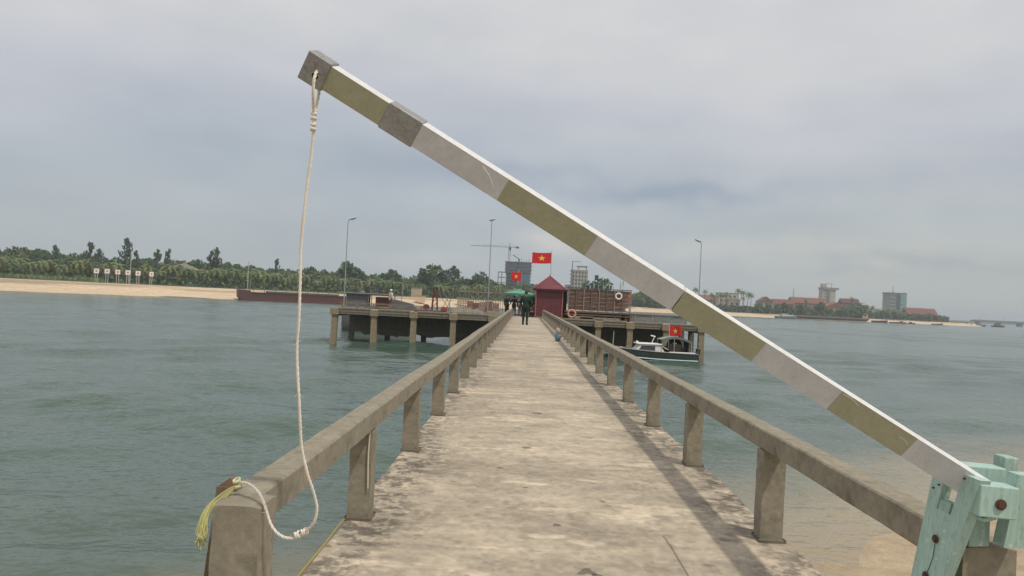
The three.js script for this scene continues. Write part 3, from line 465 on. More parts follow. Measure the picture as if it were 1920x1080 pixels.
// ------------------------------------------------------------------ people
function nets(f, lo, hi, c) {                          // surface nets of f = 0 (f < 0 inside)
  const n = [0, 1, 2].map(k => Math.ceil((hi[k] - lo[k]) / c) + 1), [nx, ny, nz] = n, val = new Float32Array(nx * ny * nz), id = (i, j, k) => i + nx * (j + ny * k);
  for (let k = 0; k < nz; k++) for (let j = 0; j < ny; j++) for (let i = 0; i < nx; i++) val[id(i, j, k)] = f(lo[0] + i * c, lo[1] + j * c, lo[2] + k * c);
  const vid = new Int32Array(nx * ny * nz).fill(-1), pos = [], idx = [];
  for (let k = 0; k < nz - 1; k++) for (let j = 0; j < ny - 1; j++) for (let i = 0; i < nx - 1; i++) {
    let s = [0, 0, 0], m = 0; const E = (a, b) => { const va = val[id(i + a[0], j + a[1], k + a[2])], vb = val[id(i + b[0], j + b[1], k + b[2])]; if (va < 0 !== vb < 0) { const t = va / (va - vb); for (let q = 0; q < 3; q++) s[q] += a[q] + (b[q] - a[q]) * t; m++; } };
    for (let a = 0; a < 2; a++) for (let b = 0; b < 2; b++) { E([0, a, b], [1, a, b]); E([a, 0, b], [a, 1, b]); E([a, b, 0], [a, b, 1]); }
    if (m) { vid[id(i, j, k)] = pos.length / 3; pos.push(lo[0] + (i + s[0] / m) * c, lo[1] + (j + s[1] / m) * c, lo[2] + (k + s[2] / m) * c); }
  }
  for (let k = 1; k < nz - 1; k++) for (let j = 1; j < ny - 1; j++) for (let i = 1; i < nx - 1; i++) {
    const v = val[id(i, j, k)] < 0, q = (b, d, a, e) => { if ([a, b, d, e].some(w => w < 0)) return; v ? idx.push(a, b, d, a, d, e) : idx.push(a, d, b, a, e, d); };
    if (v !== val[id(i + 1, j, k)] < 0) q(vid[id(i, j, k - 1)], vid[id(i, j, k)], vid[id(i, j - 1, k - 1)], vid[id(i, j - 1, k)]);
    if (v !== val[id(i, j + 1, k)] < 0) q(vid[id(i - 1, j, k)], vid[id(i, j, k)], vid[id(i - 1, j, k - 1)], vid[id(i, j, k - 1)]);
    if (v !== val[id(i, j, k + 1)] < 0) q(vid[id(i, j - 1, k)], vid[id(i, j, k)], vid[id(i - 1, j - 1, k)], vid[id(i - 1, j, k)]);
  }
  const g = new THREE.BufferGeometry(); g.setAttribute('position', new THREE.Float32BufferAttribute(pos, 3)); g.setIndex(idx); g.computeVertexNormals(); return uvBox(g);
}
const cap = (x, y, z, a, b, ra, rb) => { const dx = b[0] - a[0], dy = b[1] - a[1], dz = b[2] - a[2], t = clamp(((x - a[0]) * dx + (y - a[1]) * dy + (z - a[2]) * dz) / (dx * dx + dy * dy + dz * dz + 1e-9)); return Math.hypot(x - a[0] - dx * t, y - a[1] - dy * t, z - a[2] - dz * t) - mix(ra, rb, t); };
const smin = (a, b, k) => { const h = Math.max(k - Math.abs(a - b), 0) / k; return Math.min(a, b) - h * h * k * 0.25; };
function person(pos, turn, o, label) {                 // faces +z before the turn
  const J = { hip: 0.92, lk: [0.10, 0.50, 0.02], la: [0.11, 0.09, -0.01], rk: [-0.10, 0.50, 0.02], ra: [-0.11, 0.09, -0.01], le: [0.27, 1.13, -0.02], lw: [0.29, 0.88, 0.05], re: [-0.27, 1.13, -0.02], rw: [-0.29, 0.88, 0.05], head: [0, 1.60, 0.02], ...o.pose };
  const hy = J.hip, top = hy + 0.50, hx = 0.095, hz = J.hz || 0, sh = [0.185, top - 0.02, hz + (J.lean || 0)], head = J.head;
  const legs = s => [[[s * hx, hy, hz], s > 0 ? J.lk : J.rk, 0.088, 0.058], [s > 0 ? J.lk : J.rk, s > 0 ? J.la : J.ra, 0.058, 0.036]];
  const feet = s => { const a = s > 0 ? J.la : J.ra; return [[[a[0], a[1] - 0.045, a[2] - 0.02], [a[0] + s * 0.015, a[1] - 0.055, a[2] + 0.16], 0.045, 0.034]]; };
  const arms = s => { const e = s > 0 ? J.le : J.re, w = s > 0 ? J.lw : J.rw; return [[[s * sh[0], sh[1], sh[2]], e, 0.052, 0.042], [e, w, 0.04, 0.028]]; };
  const hands = s => { const e = V(...(s > 0 ? J.le : J.re)), w = V(...(s > 0 ? J.lw : J.rw)), d = w.clone().sub(e).normalize(), a = w.clone().addScaledVector(d, 0.08), out = [[w.toArray(), a.toArray(), 0.028, 0.036]]; for (let k = 0; k < 4; k++) { const b = a.clone().add(V(0, 0, (k - 1.5) * 0.02)); out.push([b.toArray(), b.clone().addScaledVector(d, 0.075 - Math.abs(k - 1.4) * 0.012).add(V(-s * 0.015, 0, 0)).toArray(), 0.010, 0.008]); } out.push([w.clone().addScaledVector(d, 0.03).toArray(), w.clone().addScaledVector(d, 0.075).add(V(0, 0, 0.05)).toArray(), 0.012, 0.009]); return out; };
  const L = J.lean || 0;
  const torso = [[[-0.07, hy, hz], [0.07, hy, hz], 0.115, 0.115], [[0, hy + 0.02, hz], [0, top - 0.28, hz + L * 0.4], 0.125, 0.115], [[-0.07, top - 0.15, hz + L * 0.7], [0.07, top - 0.15, hz + L * 0.7], 0.115, 0.115], [[-0.15, top - 0.03, hz + L], [0.15, top - 0.03, hz + L], 0.062, 0.062], [[0, top - 0.02, hz + L], [head[0], head[1] - 0.1, head[2]], 0.055, 0.05]];
  const all = [...torso, ...legs(1), ...legs(-1), ...feet(1), ...feet(-1), ...arms(1), ...arms(-1), ...hands(1), ...hands(-1)];
  const field = (list, k, inf = 0) => (x, y, z) => { let d = 9; for (const [a, b, r, q] of list) d = smin(d, cap(x, y, z, a, b, r + inf, q + inf), k); return d; };
  const bf = field(all, 0.05), HD = (x, y, z) => { x -= head[0]; y -= head[1]; z -= head[2]; let d = Math.hypot(x / 0.078, (y - 0.02) / 0.115, (z + 0.005) / 0.098) * 0.09 - 0.09; d = smin(d, cap(x, y, z, [0, -0.055, 0.05], [0, -0.075, 0.07], 0.045, 0.028), 0.03); d = smin(d, cap(x, y, z, [0, 0.015, 0.09], [0, -0.02, 0.108], 0.009, 0.014), 0.012); for (const s of [-1, 1]) { d = smin(d, cap(x, y, z, [s * 0.078, 0.02, -0.005], [s * 0.08, -0.025, 0.0], 0.014, 0.010), 0.008); d = Math.max(d, -(Math.hypot(x - s * 0.032, y - 0.018, z - 0.098) - 0.013)); } d = smin(d, cap(x, y, z, [-0.02, -0.055, 0.088], [0.02, -0.055, 0.088], 0.008, 0.008), 0.008); return d; };
  const ext = [[-0.6, -0.02, -0.45], [0.6, 1.9, 0.62]], H1 = head;
  const t = thing('person', label, 'person', pos, turn);
  const full = (x, y, z) => Math.min(bf(x, y, z), HD(x, y, z));
  part('body', nets(full, ext[0], ext[1], o.cell ?? 0.03), M(o.skin || '#a57a5e', { roughness: 0.7 }), t);
  const cut = (f, g) => (x, y, z) => Math.max(f(x, y, z), g(x, y, z));
  const sl = o.sleeve ?? 1, armList = s => sl >= 1 ? arms(s) : [arms(s)[0]];
  const hem = o.hem ?? hy - 0.08;
  part('shirt', nets(cut(field([...torso.slice(0, 4), ...armList(1), ...armList(-1)], 0.06, 0.02), (x, y, z) => Math.max(hem - y, y - (top + 0.045))), ext[0], ext[1], o.cell ?? 0.03), M(o.shirt, { roughness: 0.9, map: rep(mottle, 2) }), t);
  part('trousers', nets(cut(field([torso[0], ...legs(1), ...legs(-1)], 0.05, 0.018), (x, y, z) => Math.max(y - (hy + 0.08), (o.cuff ?? 0.07) - y)), ext[0], ext[1], o.cell ?? 0.03), M(o.trousers, { roughness: 0.9, map: rep(mottle, 2) }), t);
  for (const s of [1, -1]) { const a = s > 0 ? J.la : J.ra; part('shoe', nets(field(feet(s), 0.03, 0.014), [a[0] - 0.1, -0.03, a[2] - 0.12], [a[0] + 0.12, 0.22, a[2] + 0.26], 0.016), M(o.shoe || '#1d1c1b'), t); }
  part(o.cap ? 'cap' : 'hair', nets((x, y, z) => Math.max(Math.hypot((x - H1[0]) / 0.09, (y - H1[1] - 0.025) / 0.126, (z - H1[2] + 0.012) / 0.11) * 0.1 - 0.1, (H1[1] + (o.cap ? 0.045 : 0.02) - (z < H1[2] ? (o.hairLen ?? 0.06) : -0.02)) - y), [H1[0] - 0.14, H1[1] - 0.2, H1[2] - 0.16], [H1[0] + 0.14, H1[1] + 0.2, H1[2] + 0.16], 0.012), M(o.cap || o.hair || '#17130f'), t);
  if (o.cap) { const g = new THREE.CylinderGeometry(0.105, 0.11, 0.012, 14).toNonIndexed(); g.scale(0.9, 1, 1.25); g.translate(H1[0], H1[1] + 0.065, H1[2] + 0.03); part('cap_brim', g, M(o.cap), t); }
  return t;
}
{
  const gr = { shirt: '#1b3a2b', trousers: '#1b3226', cap: '#1a2f25' };
  const q = P(984, 609, 41.9);
  person([q[0], DY, -41.9], Math.PI - 0.1, { ...gr, cell: 0.022, pose: { la: [0.11, 0.09, 0.05], lk: [0.1, 0.5, 0.05], ra: [-0.11, 0.10, -0.12], rk: [-0.10, 0.5, 0.0], le: [0.3, 1.16, 0.04], lw: [0.24, 0.98, 0.2], re: [-0.3, 1.15, 0.0], rw: [-0.27, 0.95, 0.16] } }, 'person in green uniform and cap walking away along the walkway').scale.set(1.06, 1.1, 1.06);
  const z = -63.5, X = px => P(px, 588, 63.5)[0], y = 2.585;
  person([X(950), y, z], 0.6, { shirt: '#1b1c1f', trousers: '#191a1c', pose: { le: [0.33, 1.15, 0.05], lw: [0.18, 1.0, 0.2] } }, 'person in black clothes standing left of the crowd at the walkway end');
  person([X(963), y, z - 0.5], 2.9, { shirt: '#28232e', trousers: '#3a2f4a', hairLen: 0.2, hem: 0.55, pose: { le: [0.30, 1.22, 0.15], lw: [0.2, 1.38, 0.3] } }, 'person in a long dark purple top under the parasol');
  person([X(975), y, z - 1.4], -0.4, { shirt: '#8c7a9a', trousers: '#7d6d86', skin: '#b58a70', hairLen: 0.18, hem: 0.4 }, 'person in lilac clothes beneath the parasol beside the purple top');
  person([X(991), y, z - 0.6], 0.2, { shirt: '#24302b', trousers: '#22262a', pose: { re: [-0.34, 1.2, 0.08], rw: [-0.32, 1.30, 0.28] } }, 'person in dark clothes half hidden behind the green uniform');
  person([X(1001), 2.585, -62.2], -0.5, { shirt: '#5b5148', trousers: '#2b2624', sleeve: 0, pose: { hip: 0.34, hz: -0.05, lk: [0.12, 0.42, 0.36], la: [0.12, 0.09, 0.42], rk: [-0.12, 0.42, 0.36], ra: [-0.12, 0.09, 0.42], le: [0.24, 0.55, 0.05], lw: [0.16, 0.45, 0.26], re: [-0.24, 0.55, 0.05], rw: [-0.16, 0.45, 0.26], head: [0, 1.0, 0.03], lean: 0.05 } }, 'person crouching at the far end of the right railing');
  const s = P(732, 574, 60.5);
  person([s[0], 2.585, -60.5], 2.2, { shirt: '#d9d6d0', trousers: '#8b7570', cap: '#dcd9d2', pose: { lk: [0.1, 0.5, 0.08], ra: [-0.11, 0.1, -0.1] } }, 'person in white shirt and hat standing on the left part of the wharf');
}
// sack against the right railing
{
  const q = P(1044, 640, 26.5), t = thing('sack', 'blue and pale bag leaning between posts of the right railing', 'bag', [1.24, DY, -26.2]);
  const f = (r, h, y0) => { const pts = []; for (let k = 0; k <= 8; k++) { const u = k / 8; pts.push(new THREE.Vector2(Math.max(0.001, r * Math.sin(Math.PI * (0.12 + 0.86 * u)) ** 0.6), y0 + h * u)); } const g = new THREE.LatheGeometry(pts, 14), p = g.attributes.position; for (let i = 0; i < p.count; i++) p.setX(i, p.getX(i) * 0.8 + (fbm(p.getY(i) * 9, p.getZ(i) * 9, 2) - 0.5) * 0.05); g.computeVertexNormals(); return g.toNonIndexed(); };
  part('lower_bag', f(0.13, 0.30, 0), M('#61788c'), t); part('upper_bag', f(0.11, 0.22, 0.26), M('#a99a95'), t);
}

// ------------------------------------------------------------------ boats
function hull(L, B, H0, H1, draft, full = 0.45) {       // +x is the bow, y = 0 the waterline
  const nu = 16, nv = 10;
  const sec = (t, v) => { const b = B / 2 * (t < full ? mix(0.82, 1, sst(0, full, t)) : Math.sqrt(Math.max(0, 1 - ((t - full) / (1 - full)) ** 2.2))), top = mix(H0, H1, t * t), x = -L / 2 + L * t, a = (v - 0.5) * 2, s = Math.abs(a); const y = mix(-draft * (1 - 0.75 * t ** 4), top, s ** 1.6); return [x + (t > 0.8 ? (t - 0.8) * 0.8 * s : 0), y, Math.sign(a) * b * Math.min(1, s * 1.9) ** 0.55 * (0.8 + 0.2 * s)]; };
  const g = sheet(nv, nu, (i, j) => sec(j / nu, i / nv)).toNonIndexed();
  const tr = []; for (let i = 0; i < nv; i++) { const a = sec(0, i / nv), b = sec(0, (i + 1) / nv); tr.push(...a, ...b, -L / 2, mix(-draft, H0, 0.6), 0); }
  const dk = []; for (let j = 0; j < nu; j++) { const a = sec(j / nu, 0), b = sec(j / nu, 1), c = sec((j + 1) / nu, 1), d = sec((j + 1) / nu, 0); for (const p of [a, b, c, d]) p[1] -= 0.08; dk.push(...a, ...b, ...c, ...a, ...c, ...d); }
  const mk = a => { const q = new THREE.BufferGeometry(); q.setAttribute('position', new THREE.Float32BufferAttribute(a, 3)); q.computeVertexNormals(); return uvBox(q); };
  const rail = s => { const pts = []; for (let j = 0; j <= nu; j++) pts.push(sec(j / nu, s)); return tube(pts, 0.035, 40, 5); };
  const line = (s, v) => { const pts = []; for (let j = 0; j <= nu; j++) { const p = sec(j / nu, v); p[2] += s * 0.015; pts.push(p); } return tube(pts, 0.05, 40, 5); };
  return { shell: merge([g, mk(tr)]), deck: mk(dk), rails: [rail(0), rail(1)], lines: v => [line(-1, (1 - v) / 2), line(1, (1 + v) / 2)] };
}
{
  const c = P(1232, 672, 55.6), t = thing('motor_boat', 'dark motor boat with white cabin moored under the right side of the wharf', 'boat', [c[0] - 0.45, 0.0, -55.6], Math.PI + 0.06);
  const h = hull(6.6, 1.9, 0.62, 0.92, 0.35), W = M('#e9e7e1', { roughness: 0.45 }), dk = M('#3f4d4b', { roughness: 0.5, map: mottle });
  part('hull', h.shell, dk, t); part('deck', h.deck, M('#7f7b70', { map: mottle }), t); part('gunwale', h.rails, M('#a7a298'), t); part('stripe', h.lines(0.62), M('#bccdd0'), t);
  // cabin: sloped front and rear, dark side windows with white frames
  const s = new THREE.Shape(); s.moveTo(-1.0, 0.55); s.lineTo(1.35, 0.55); s.lineTo(0.85, 1.16); s.lineTo(-0.55, 1.16); s.closePath();
  const g = new THREE.ExtrudeGeometry(s, { depth: 1.3, bevelEnabled: true, bevelSize: 0.02, bevelThickness: 0.02, bevelSegments: 1 }).toNonIndexed(); g.translate(0.1, 0, -0.65); const cab = part('cabin', uvBox(g), W, t);
  part('cabin_roof', box(1.85, 0.09, 1.5, 0.3, 1.16, 0, 0.03), W, t);
  for (const sd of [-1, 1]) for (const [a, b] of [[-0.22, 0.78]]) { const w2 = new THREE.Shape(); w2.moveTo(a, 0.74); w2.lineTo(b + 0.22, 0.74); w2.lineTo(b, 1.08); w2.lineTo(a, 1.08); w2.closePath(); const q = new THREE.ExtrudeGeometry(w2, { depth: 0.012, bevelEnabled: false }).toNonIndexed(); q.translate(0.1, 0, sd * 0.677 - 0.006); part('window', uvBox(q), M('#4b4a55', { roughness: 0.15 }), cab); }
  part('roof_light', box(0.16, 0.13, 0.16, 1.1, 1.25, 0, 0.02), W, t); part('windscreen', sbar([-0.6, 1.12, 0.5], [-1.5, 0.66, 0.55], 0.05, 0.04), W, t); part('windscreen', sbar([-0.6, 1.12, -0.5], [-1.5, 0.66, -0.55], 0.05, 0.04), W, t);
  for (const zz of [0.78, -0.78]) part('side_coaming', box(1.9, 0.1, 0.08, -2.1, 0.62, zz, 0.02), W, t);
  const pts = []; for (let k = 0; k <= 12; k++) { const a = k / 12; pts.push([-0.55 - 2.3 * a, 1.58 + 0.28 * Math.sin(a * Math.PI) - 0.12 * a]); }
  const pos = []; for (let k = 0; k < 12; k++) { const [x0, y0] = pts[k], [x1, y1] = pts[k + 1]; pos.push(x0, y0, -0.75, x0, y0, 0.75, x1, y1, 0.75, x0, y0, -0.75, x1, y1, 0.75, x1, y1, -0.75); } const cg = new THREE.BufferGeometry(); cg.setAttribute('position', new THREE.Float32BufferAttribute(pos, 3)); cg.computeVertexNormals(); part('canopy', uvBox(cg), M('#8c918c', { side: THREE.DoubleSide }), t); for (const sd of [-1, 1]) { const va = []; for (let k = 0; k < 12; k++) { const [x0, y0] = pts[k], [x1, y1] = pts[k + 1], q = sd * 0.752; va.push(x0, y0 + 0.02, q, x1, y1 + 0.02, q, x1, y1 - 0.14, q, x0, y0 + 0.02, q, x1, y1 - 0.14, q, x0, y0 - 0.14, q); } const vg = new THREE.BufferGeometry(); vg.setAttribute('position', new THREE.Float32BufferAttribute(va, 3)); vg.computeVertexNormals(); part('canopy_valance', uvBox(vg), M('#6f7572', { side: THREE.DoubleSide }), t); } part('rear_curtain', box(0.04, 1.0, 1.3, -2.6, 0.6, 0), M('#34403d'), t); part('stern_box', box(0.9, 0.65, 0.9, -1.6, 0.6, -0.2, 0.05), M('#3a2f2c'), t);
  for (const [x, y] of [[-0.6, 1.58], [-1.5, 1.86], [-2.8, 1.5]]) for (const z of [-0.72, 0.72]) part('canopy_pole', bar([x, 0.6, z], [x, y, z], 0.02), M('#c2c2bd'), t);
  const tr = new THREE.TorusGeometry(0.42, 0.17, 8, 18).toNonIndexed(); tr.translate(-1.75, 1.12, 0.2); part('tyre', tr, M('#232424'), t);
  for (let k = 0; k < 6; k++) part('clutter', box(0.25 + rnd() * 0.2, 0.2 + rnd() * 0.3, 0.25, -1.1 - k * 0.33, 0.62, rr(-0.4, 0.4), 0.03), M(['#6d5145', '#8f8c84', '#514640', '#a39a8c', '#5c6660', '#7b6a5b'][k]), t);
  const tp = sheet(14, 10, (i, j) => { const a = i / 14, b = j / 10; return [-3.3 + a * 1.5, 0.70 - 0.55 * Math.max(0, b - 0.4) + 0.06 * fbm(i * 0.7, j * 0.7, 3), -0.7 + b * 1.65]; }).toNonIndexed(); part('tarpaulin', tp, M('#2c4a78', { side: THREE.DoubleSide }), t);
  part('outboard', [box(0.3, 0.45, 0.3, -3.5, 0.55, 0, 0.06), box(0.12, 0.8, 0.14, -3.52, -0.3, 0, 0.02)], M('#3a3d3d'), t);
  part('bow_pole', bar([2.85, 0.7, 0.3], [2.8, 2.0, 0.3], 0.045, 0.03), M('#a8ab72'), t); part('roof_horn', bar([-0.1, 1.25, 0.4], [-0.3, 1.75, 0.4], 0.03), W, t); part('roof_bracket', bar([-0.35, 1.72, 0.4], [0.0, 1.8, 0.4], 0.05), W, t);
  for (let k = 0; k < 5; k++) part('bow_gear', box(0.3, 0.14, 0.4, 1.75 + k * 0.28, 0.76, rr(-0.15, 0.15), 0.03), M(['#7b7468', '#4a4741', '#98928a', '#66605a', '#514c46'][k]), t);
  const f = P(1254, 640, 55.2); flagPole([f[0], 0.8, -55.2], 1.85, 0.9, 0.72, 'red flag with a yellow star flying above the moored motor boat', -0.15, '#c0b8ae', 0.02);
}
{ // reddish barge moored along the left beach
  const a = P(447, 550, 208), b = P(662, 560, 222), L = Math.hypot(b[0] - a[0], b[2] - a[2]), t = thing('barge', 'long rust red barge moored along the sandy beach on the left', 'barge', [a[0], 0, a[2]], Math.atan2(-(b[2] - a[2]), b[0] - a[0]));
  const s = new THREE.Shape(); s.moveTo(1.8, -0.8); s.lineTo(L, -0.8); s.lineTo(L + 1.5, 2.3); s.lineTo(3.6, 2.4); s.lineTo(3.0, 2.9); s.lineTo(0, 3.0); s.lineTo(0.1, 0.9); s.closePath();
  const g = new THREE.ExtrudeGeometry(s, { depth: 7, bevelEnabled: false }).toNonIndexed(); g.translate(0, 0, -7); const red = M('#644039', { map: rep(mottle, 0.25), roughness: 0.7 });
  part('hull', uvBox(g), red, t); part('waterline_band', box(L - 2.3, 0.7, 0.06, L / 2 + 1.2, 0.0, 0.04), M('#74443f', { map: rep(mottle, 0.2) }), t);
  for (let k = 0; k < 14; k++) part('fender_rib', box(0.22, 2.2, 0.16, 3.6 + k * (L - 4) / 14, 0.15, 0.06), M('#5d3a33'), t);
  part('rub_rail', box(L - 3.4, 0.22, 0.2, L / 2 + 1.7, 2.2, 0.09), M('#4b3833'), t); part('hatch', box(L - 12, 0.5, 4.6, L / 2 + 2, 2.35, -3.5, 0.05), M('#5b5a50'), t);
  for (let k = 0; k < 9; k++) part('stanchion', box(0.12, 0.8, 0.12, 4 + k * 3, 2.4, -0.3), M('#4d4a45'), t);
  part('winch', [box(1.3, 0.7, 1.4, 1.2, 3.15, -3, 0.08), box(0.4, 1.2, 0.4, 0.4, 3.15, -3.4, 0.05)], M('#4a4642'), t); part('mast', bar([3.2, 2.4, -2], [3.4, 10.4, -2], 0.09, 0.05), M('#8c8f89'), t);
}
{ // grey fishing boat behind the left part of the wharf
  const c = P(672, 560, 76), t = thing('fishing_boat', 'grey fishing boat with a flat canopy behind the left part of the wharf', 'boat', [c[0] + 2.1, 0, -76.5], 0.05);
  const h = hull(7.2, 2.6, 2.35, 2.75, 0.5), gm = M('#6f7175', { map: mottle });
  part('hull', h.shell, gm, t); part('deck', h.deck, M('#6a6259'), t); part('gunwale', h.rails, M('#8a8378'), t);
  part('canopy', box(4.9, 0.1, 2.3, -0.9, 3.72, 0, 0.03), M('#59646a'), t); part('canopy_edge', box(5.6, 0.07, 0.1, -1.2, 3.82, 1.2), M('#a79f8d'), t);
  part('cabin', box(2.2, 1.25, 1.9, -2.2, 2.45, 0, 0.03), M('#7b7a80', { map: mottle }), t); part('cabin', box(1.4, 1.1, 1.8, 0.4, 2.45, 0, 0.03), M('#6d4a45', { map: mottle }), t);
  for (const x of [-3.2, -1.0, 1.4]) for (const z of [-1.1, 1.1]) part('canopy_pole', bar([x, 2.3, z], [x, 3.74, z], 0.04), M('#8f8a80'), t);
  const fs = new THREE.Shape(); fs.moveTo(0.6, 2.5); fs.lineTo(3.9, 2.5); fs.lineTo(3.4, 3.0); fs.lineTo(1.2, 3.45); fs.closePath(); const fg = new THREE.ExtrudeGeometry(fs, { depth: 1.7, bevelEnabled: false }).toNonIndexed(); fg.translate(0, 0, -0.85); part('foredeck_cover', uvBox(fg), M('#77797f', { map: mottle }), t);
  for (let k = 0; k < 6; k++) part('roof_gear', box(0.3 + rnd() * 0.3, 0.25 + rnd() * 0.5, 0.4, -2.6 + k * 0.42, 3.81, rr(-0.6, 0.6), 0.04), M(['#4a4d4a', '#6b6d66', '#8a877c', '#3d4241', '#77766c', '#55595a'][k]), t);
  part('mast', bar([-1.6, 3.8, 0], [-1.2, 5.1, 0], 0.05, 0.03), M('#8b877d'), t); part('mast', bar([2.2, 2.9, 0], [2.35, 5.9, 0], 0.05, 0.03), M('#9a988f'), t);
}

// ------------------------------------------------------------------ things on the left part of the wharf
{
  const q = P(815, 574, 61.5), t = thing('winch_frame', 'red winch frame on skids standing on the left part of the wharf', 'winch', [q[0], 2.585, -61.5]), rd = M('#7d443e', { map: mottle });
  for (const s of [-0.22, 0.22]) for (const z of [-0.2, 0.2]) part('upright', sbar([s, 0.2, z], [s * 0.6, 2.0, z * 0.7], 0.09), rd, t);
  for (let k = 0; k < 4; k++) { const y = 0.4 + k * 0.42; part('brace', sbar([-0.2, y, 0.2], [0.18, y + 0.4, 0.18], 0.05), rd, t); }
  part('cap_plate', box(0.5, 0.08, 0.5, 0, 2.0, 0), rd, t); part('skid', box(3.0, 0.16, 0.14, -0.1, 0.0, 0.3), rd, t); part('skid', box(3.0, 0.16, 0.14, -0.1, 0.0, -0.3), rd, t);
  const d = new THREE.CylinderGeometry(0.24, 0.24, 0.6, 14).toNonIndexed(); d.rotateX(Math.PI / 2); d.translate(-0.7, 0.42, 0); part('drum', d, M('#6a4039'), t); part('motor', box(0.5, 0.35, 0.4, 0.8, 0.16, 0, 0.05), M('#8a5048'), t); part('antenna', bar([0.1, 2.05, 0], [0.14, 2.6, 0], 0.03, 0.02), M('#8a857c'), t);
  const u = P(838, 572, 63.5), v = thing('pole_tripod', 'tripod of dry pale poles beside the red winch frame', 'poles', [u[0], 2.585, -63.5]); const pm = wood('#9a927c');
  [[-0.6, 0, 0.45, 1.9], [0.55, 0.1, -0.4, 1.95], [0.1, -0.4, 0.3, 1.7], [-0.2, 0.3, 0.6, 1.6], [0.4, -0.2, -0.7, 1.5]].forEach(([a, b, c, h]) => part('pole', bar([a, 0, b], [c, h, 0], 0.03, 0.02), pm, v));
  // stake fence
  const f0 = P(860, 560, 68.8)[0], f1 = P(948, 560, 68.8)[0], fe = thing('stake_fence', 'pale fence of upright stakes and rails behind the left part of the wharf', 'fence', [f0, 2.5, -68.8]), fm = wood('#a29b86'), r = RNG(4);
  for (let k = 0; k < 20; k++) part('stake', bar([k * (f1 - f0) / 19, 0, 0], [k * (f1 - f0) / 19 + rr(-0.05, 0.05, r), 2.1 + rr(0, 0.5, r), 0], 0.035, 0.025), fm, fe);
  for (const y of [0.5, 1.25, 1.95]) part('rail', box(f1 - f0 + 0.3, 0.09, 0.05, (f1 - f0) / 2, y, 0.06), fm, fe);
  // crates and heaps
  const crate = (x, y, z, w, h, hex, label) => { const c = thing('crate', label, 'crate', [x, y, z], rr(-0.25, 0.25, r)); const m = wood(hex); part('panel', box(w - 0.05, h - 0.04, w * 0.75 - 0.05, 0, 0.02, 0), m, c); for (let k = 0; k < 3; k++) part('slat', box(w, h / 3 - 0.04, 0.025, 0, 0.02 + k * h / 3, w * 0.375 + 0.012), m, c); };
  [[882, '#a87f74', 0.75, 'dusty pink crate leftmost in the crate row on the wharf'], [893, '#8a6a5c', 0.62, 'brown crate second from the left in the crate row'], [905, '#b39a8d', 0.7, 'pale crate in the middle of the wharf crate row'], [917, '#8f6e63', 0.8, 'tall reddish crate right of the middle of the crate row'], [930, '#a4897d', 0.66, 'light brown crate at the right end of the crate row']].forEach(([px, hex, h, l]) => { const p = P(px, 570, 65); crate(p[0], 2.585, -65, 0.52, h + 0.35, hex, l); });
  const heap = (px0, px1, d, h, hex, name, label, cat) => { const a = P(px0, 575, d)[0], b = P(px1, 575, d)[0], w = b - a; const g = sheet(22, 10, (i, j) => { const u = i / 22, v = j / 10, e = Math.sin(u * Math.PI) ** 0.5 * Math.sin(v * Math.PI) ** 0.5; return [a + w * u, 2.587 + e * h * (0.55 + 0.8 * fbm(i * 0.45 + px0, j * 0.5, 3)), -d - 0.9 + v * 1.8]; }); tag(part(name, g, M(hex, { map: rep(mottle, 0.8), side: THREE.DoubleSide }), scene), label, cat); };
  heap(858, 912, 61.5, 0.5, '#85837d', 'tarpaulin_heap', 'grey tarpaulin heap on the wharf left of the walkway', 'tarpaulin'); heap(905, 944, 60.3, 0.42, '#77736c', 'net_heap', 'dark grey heap of nets beside the left railing end', 'nets'); heap(846, 872, 63.5, 0.45, '#8d8a83', 'tarpaulin_heap', 'smaller pale tarpaulin heap near the pole tripod', 'tarpaulin');
  const pl = (px, d, L, hex, l) => { const p = P(px, 580, d), o = thing('plank', l, 'plank', [p[0], 2.72, -d], rr(-0.06, 0.06, r)); part('board', box(L, 0.08, 0.25, 0, 0, 0, 0.01), wood(hex), o); part('batten', box(0.06, 0.05, 0.3, L * 0.3, 0.08, 0), wood(hex), o); };
  pl(740, 58.9, 3.4, '#8f8873', 'long grey plank on the wharf edge below the white shirted person'); pl(868, 58.8, 2.6, '#a39a88', 'pale plank on the wharf edge left of the railing end'); pl(664, 58.75, 2.0, '#b0aca6', 'whitish plank beside the left corner lamp post');
  // leafy plant at the end of the walkway
  const pq = P(1000, 560, 65), pt = thing('potted_plant', 'dark leafy potted plant between the crowd and the red booth', 'plant', [pq[0], 2.585, -65]);
  const lg = leafGeo(260, rnd2 => { const a = rnd2() * 6.28, b = Math.acos(2 * rnd2() - 1), q = rnd2() ** 0.4; return [Math.sin(b) * Math.cos(a) * 0.42 * q, 1.25 + Math.cos(b) * 0.6 * q, Math.sin(b) * Math.sin(a) * 0.42 * q]; }, 0.16, RNG(77)); part('foliage', lg, leafM('#23402b'), pt);
  part('stem', bar([0, 0.3, 0], [0.02, 1.2, 0], 0.03, 0.02), M('#4d4234'), pt); const pot = new THREE.CylinderGeometry(0.2, 0.15, 0.34, 12).toNonIndexed(); pot.translate(0, 0.17, 0); part('pot', pot, M('#7c5a48'), pt);
}

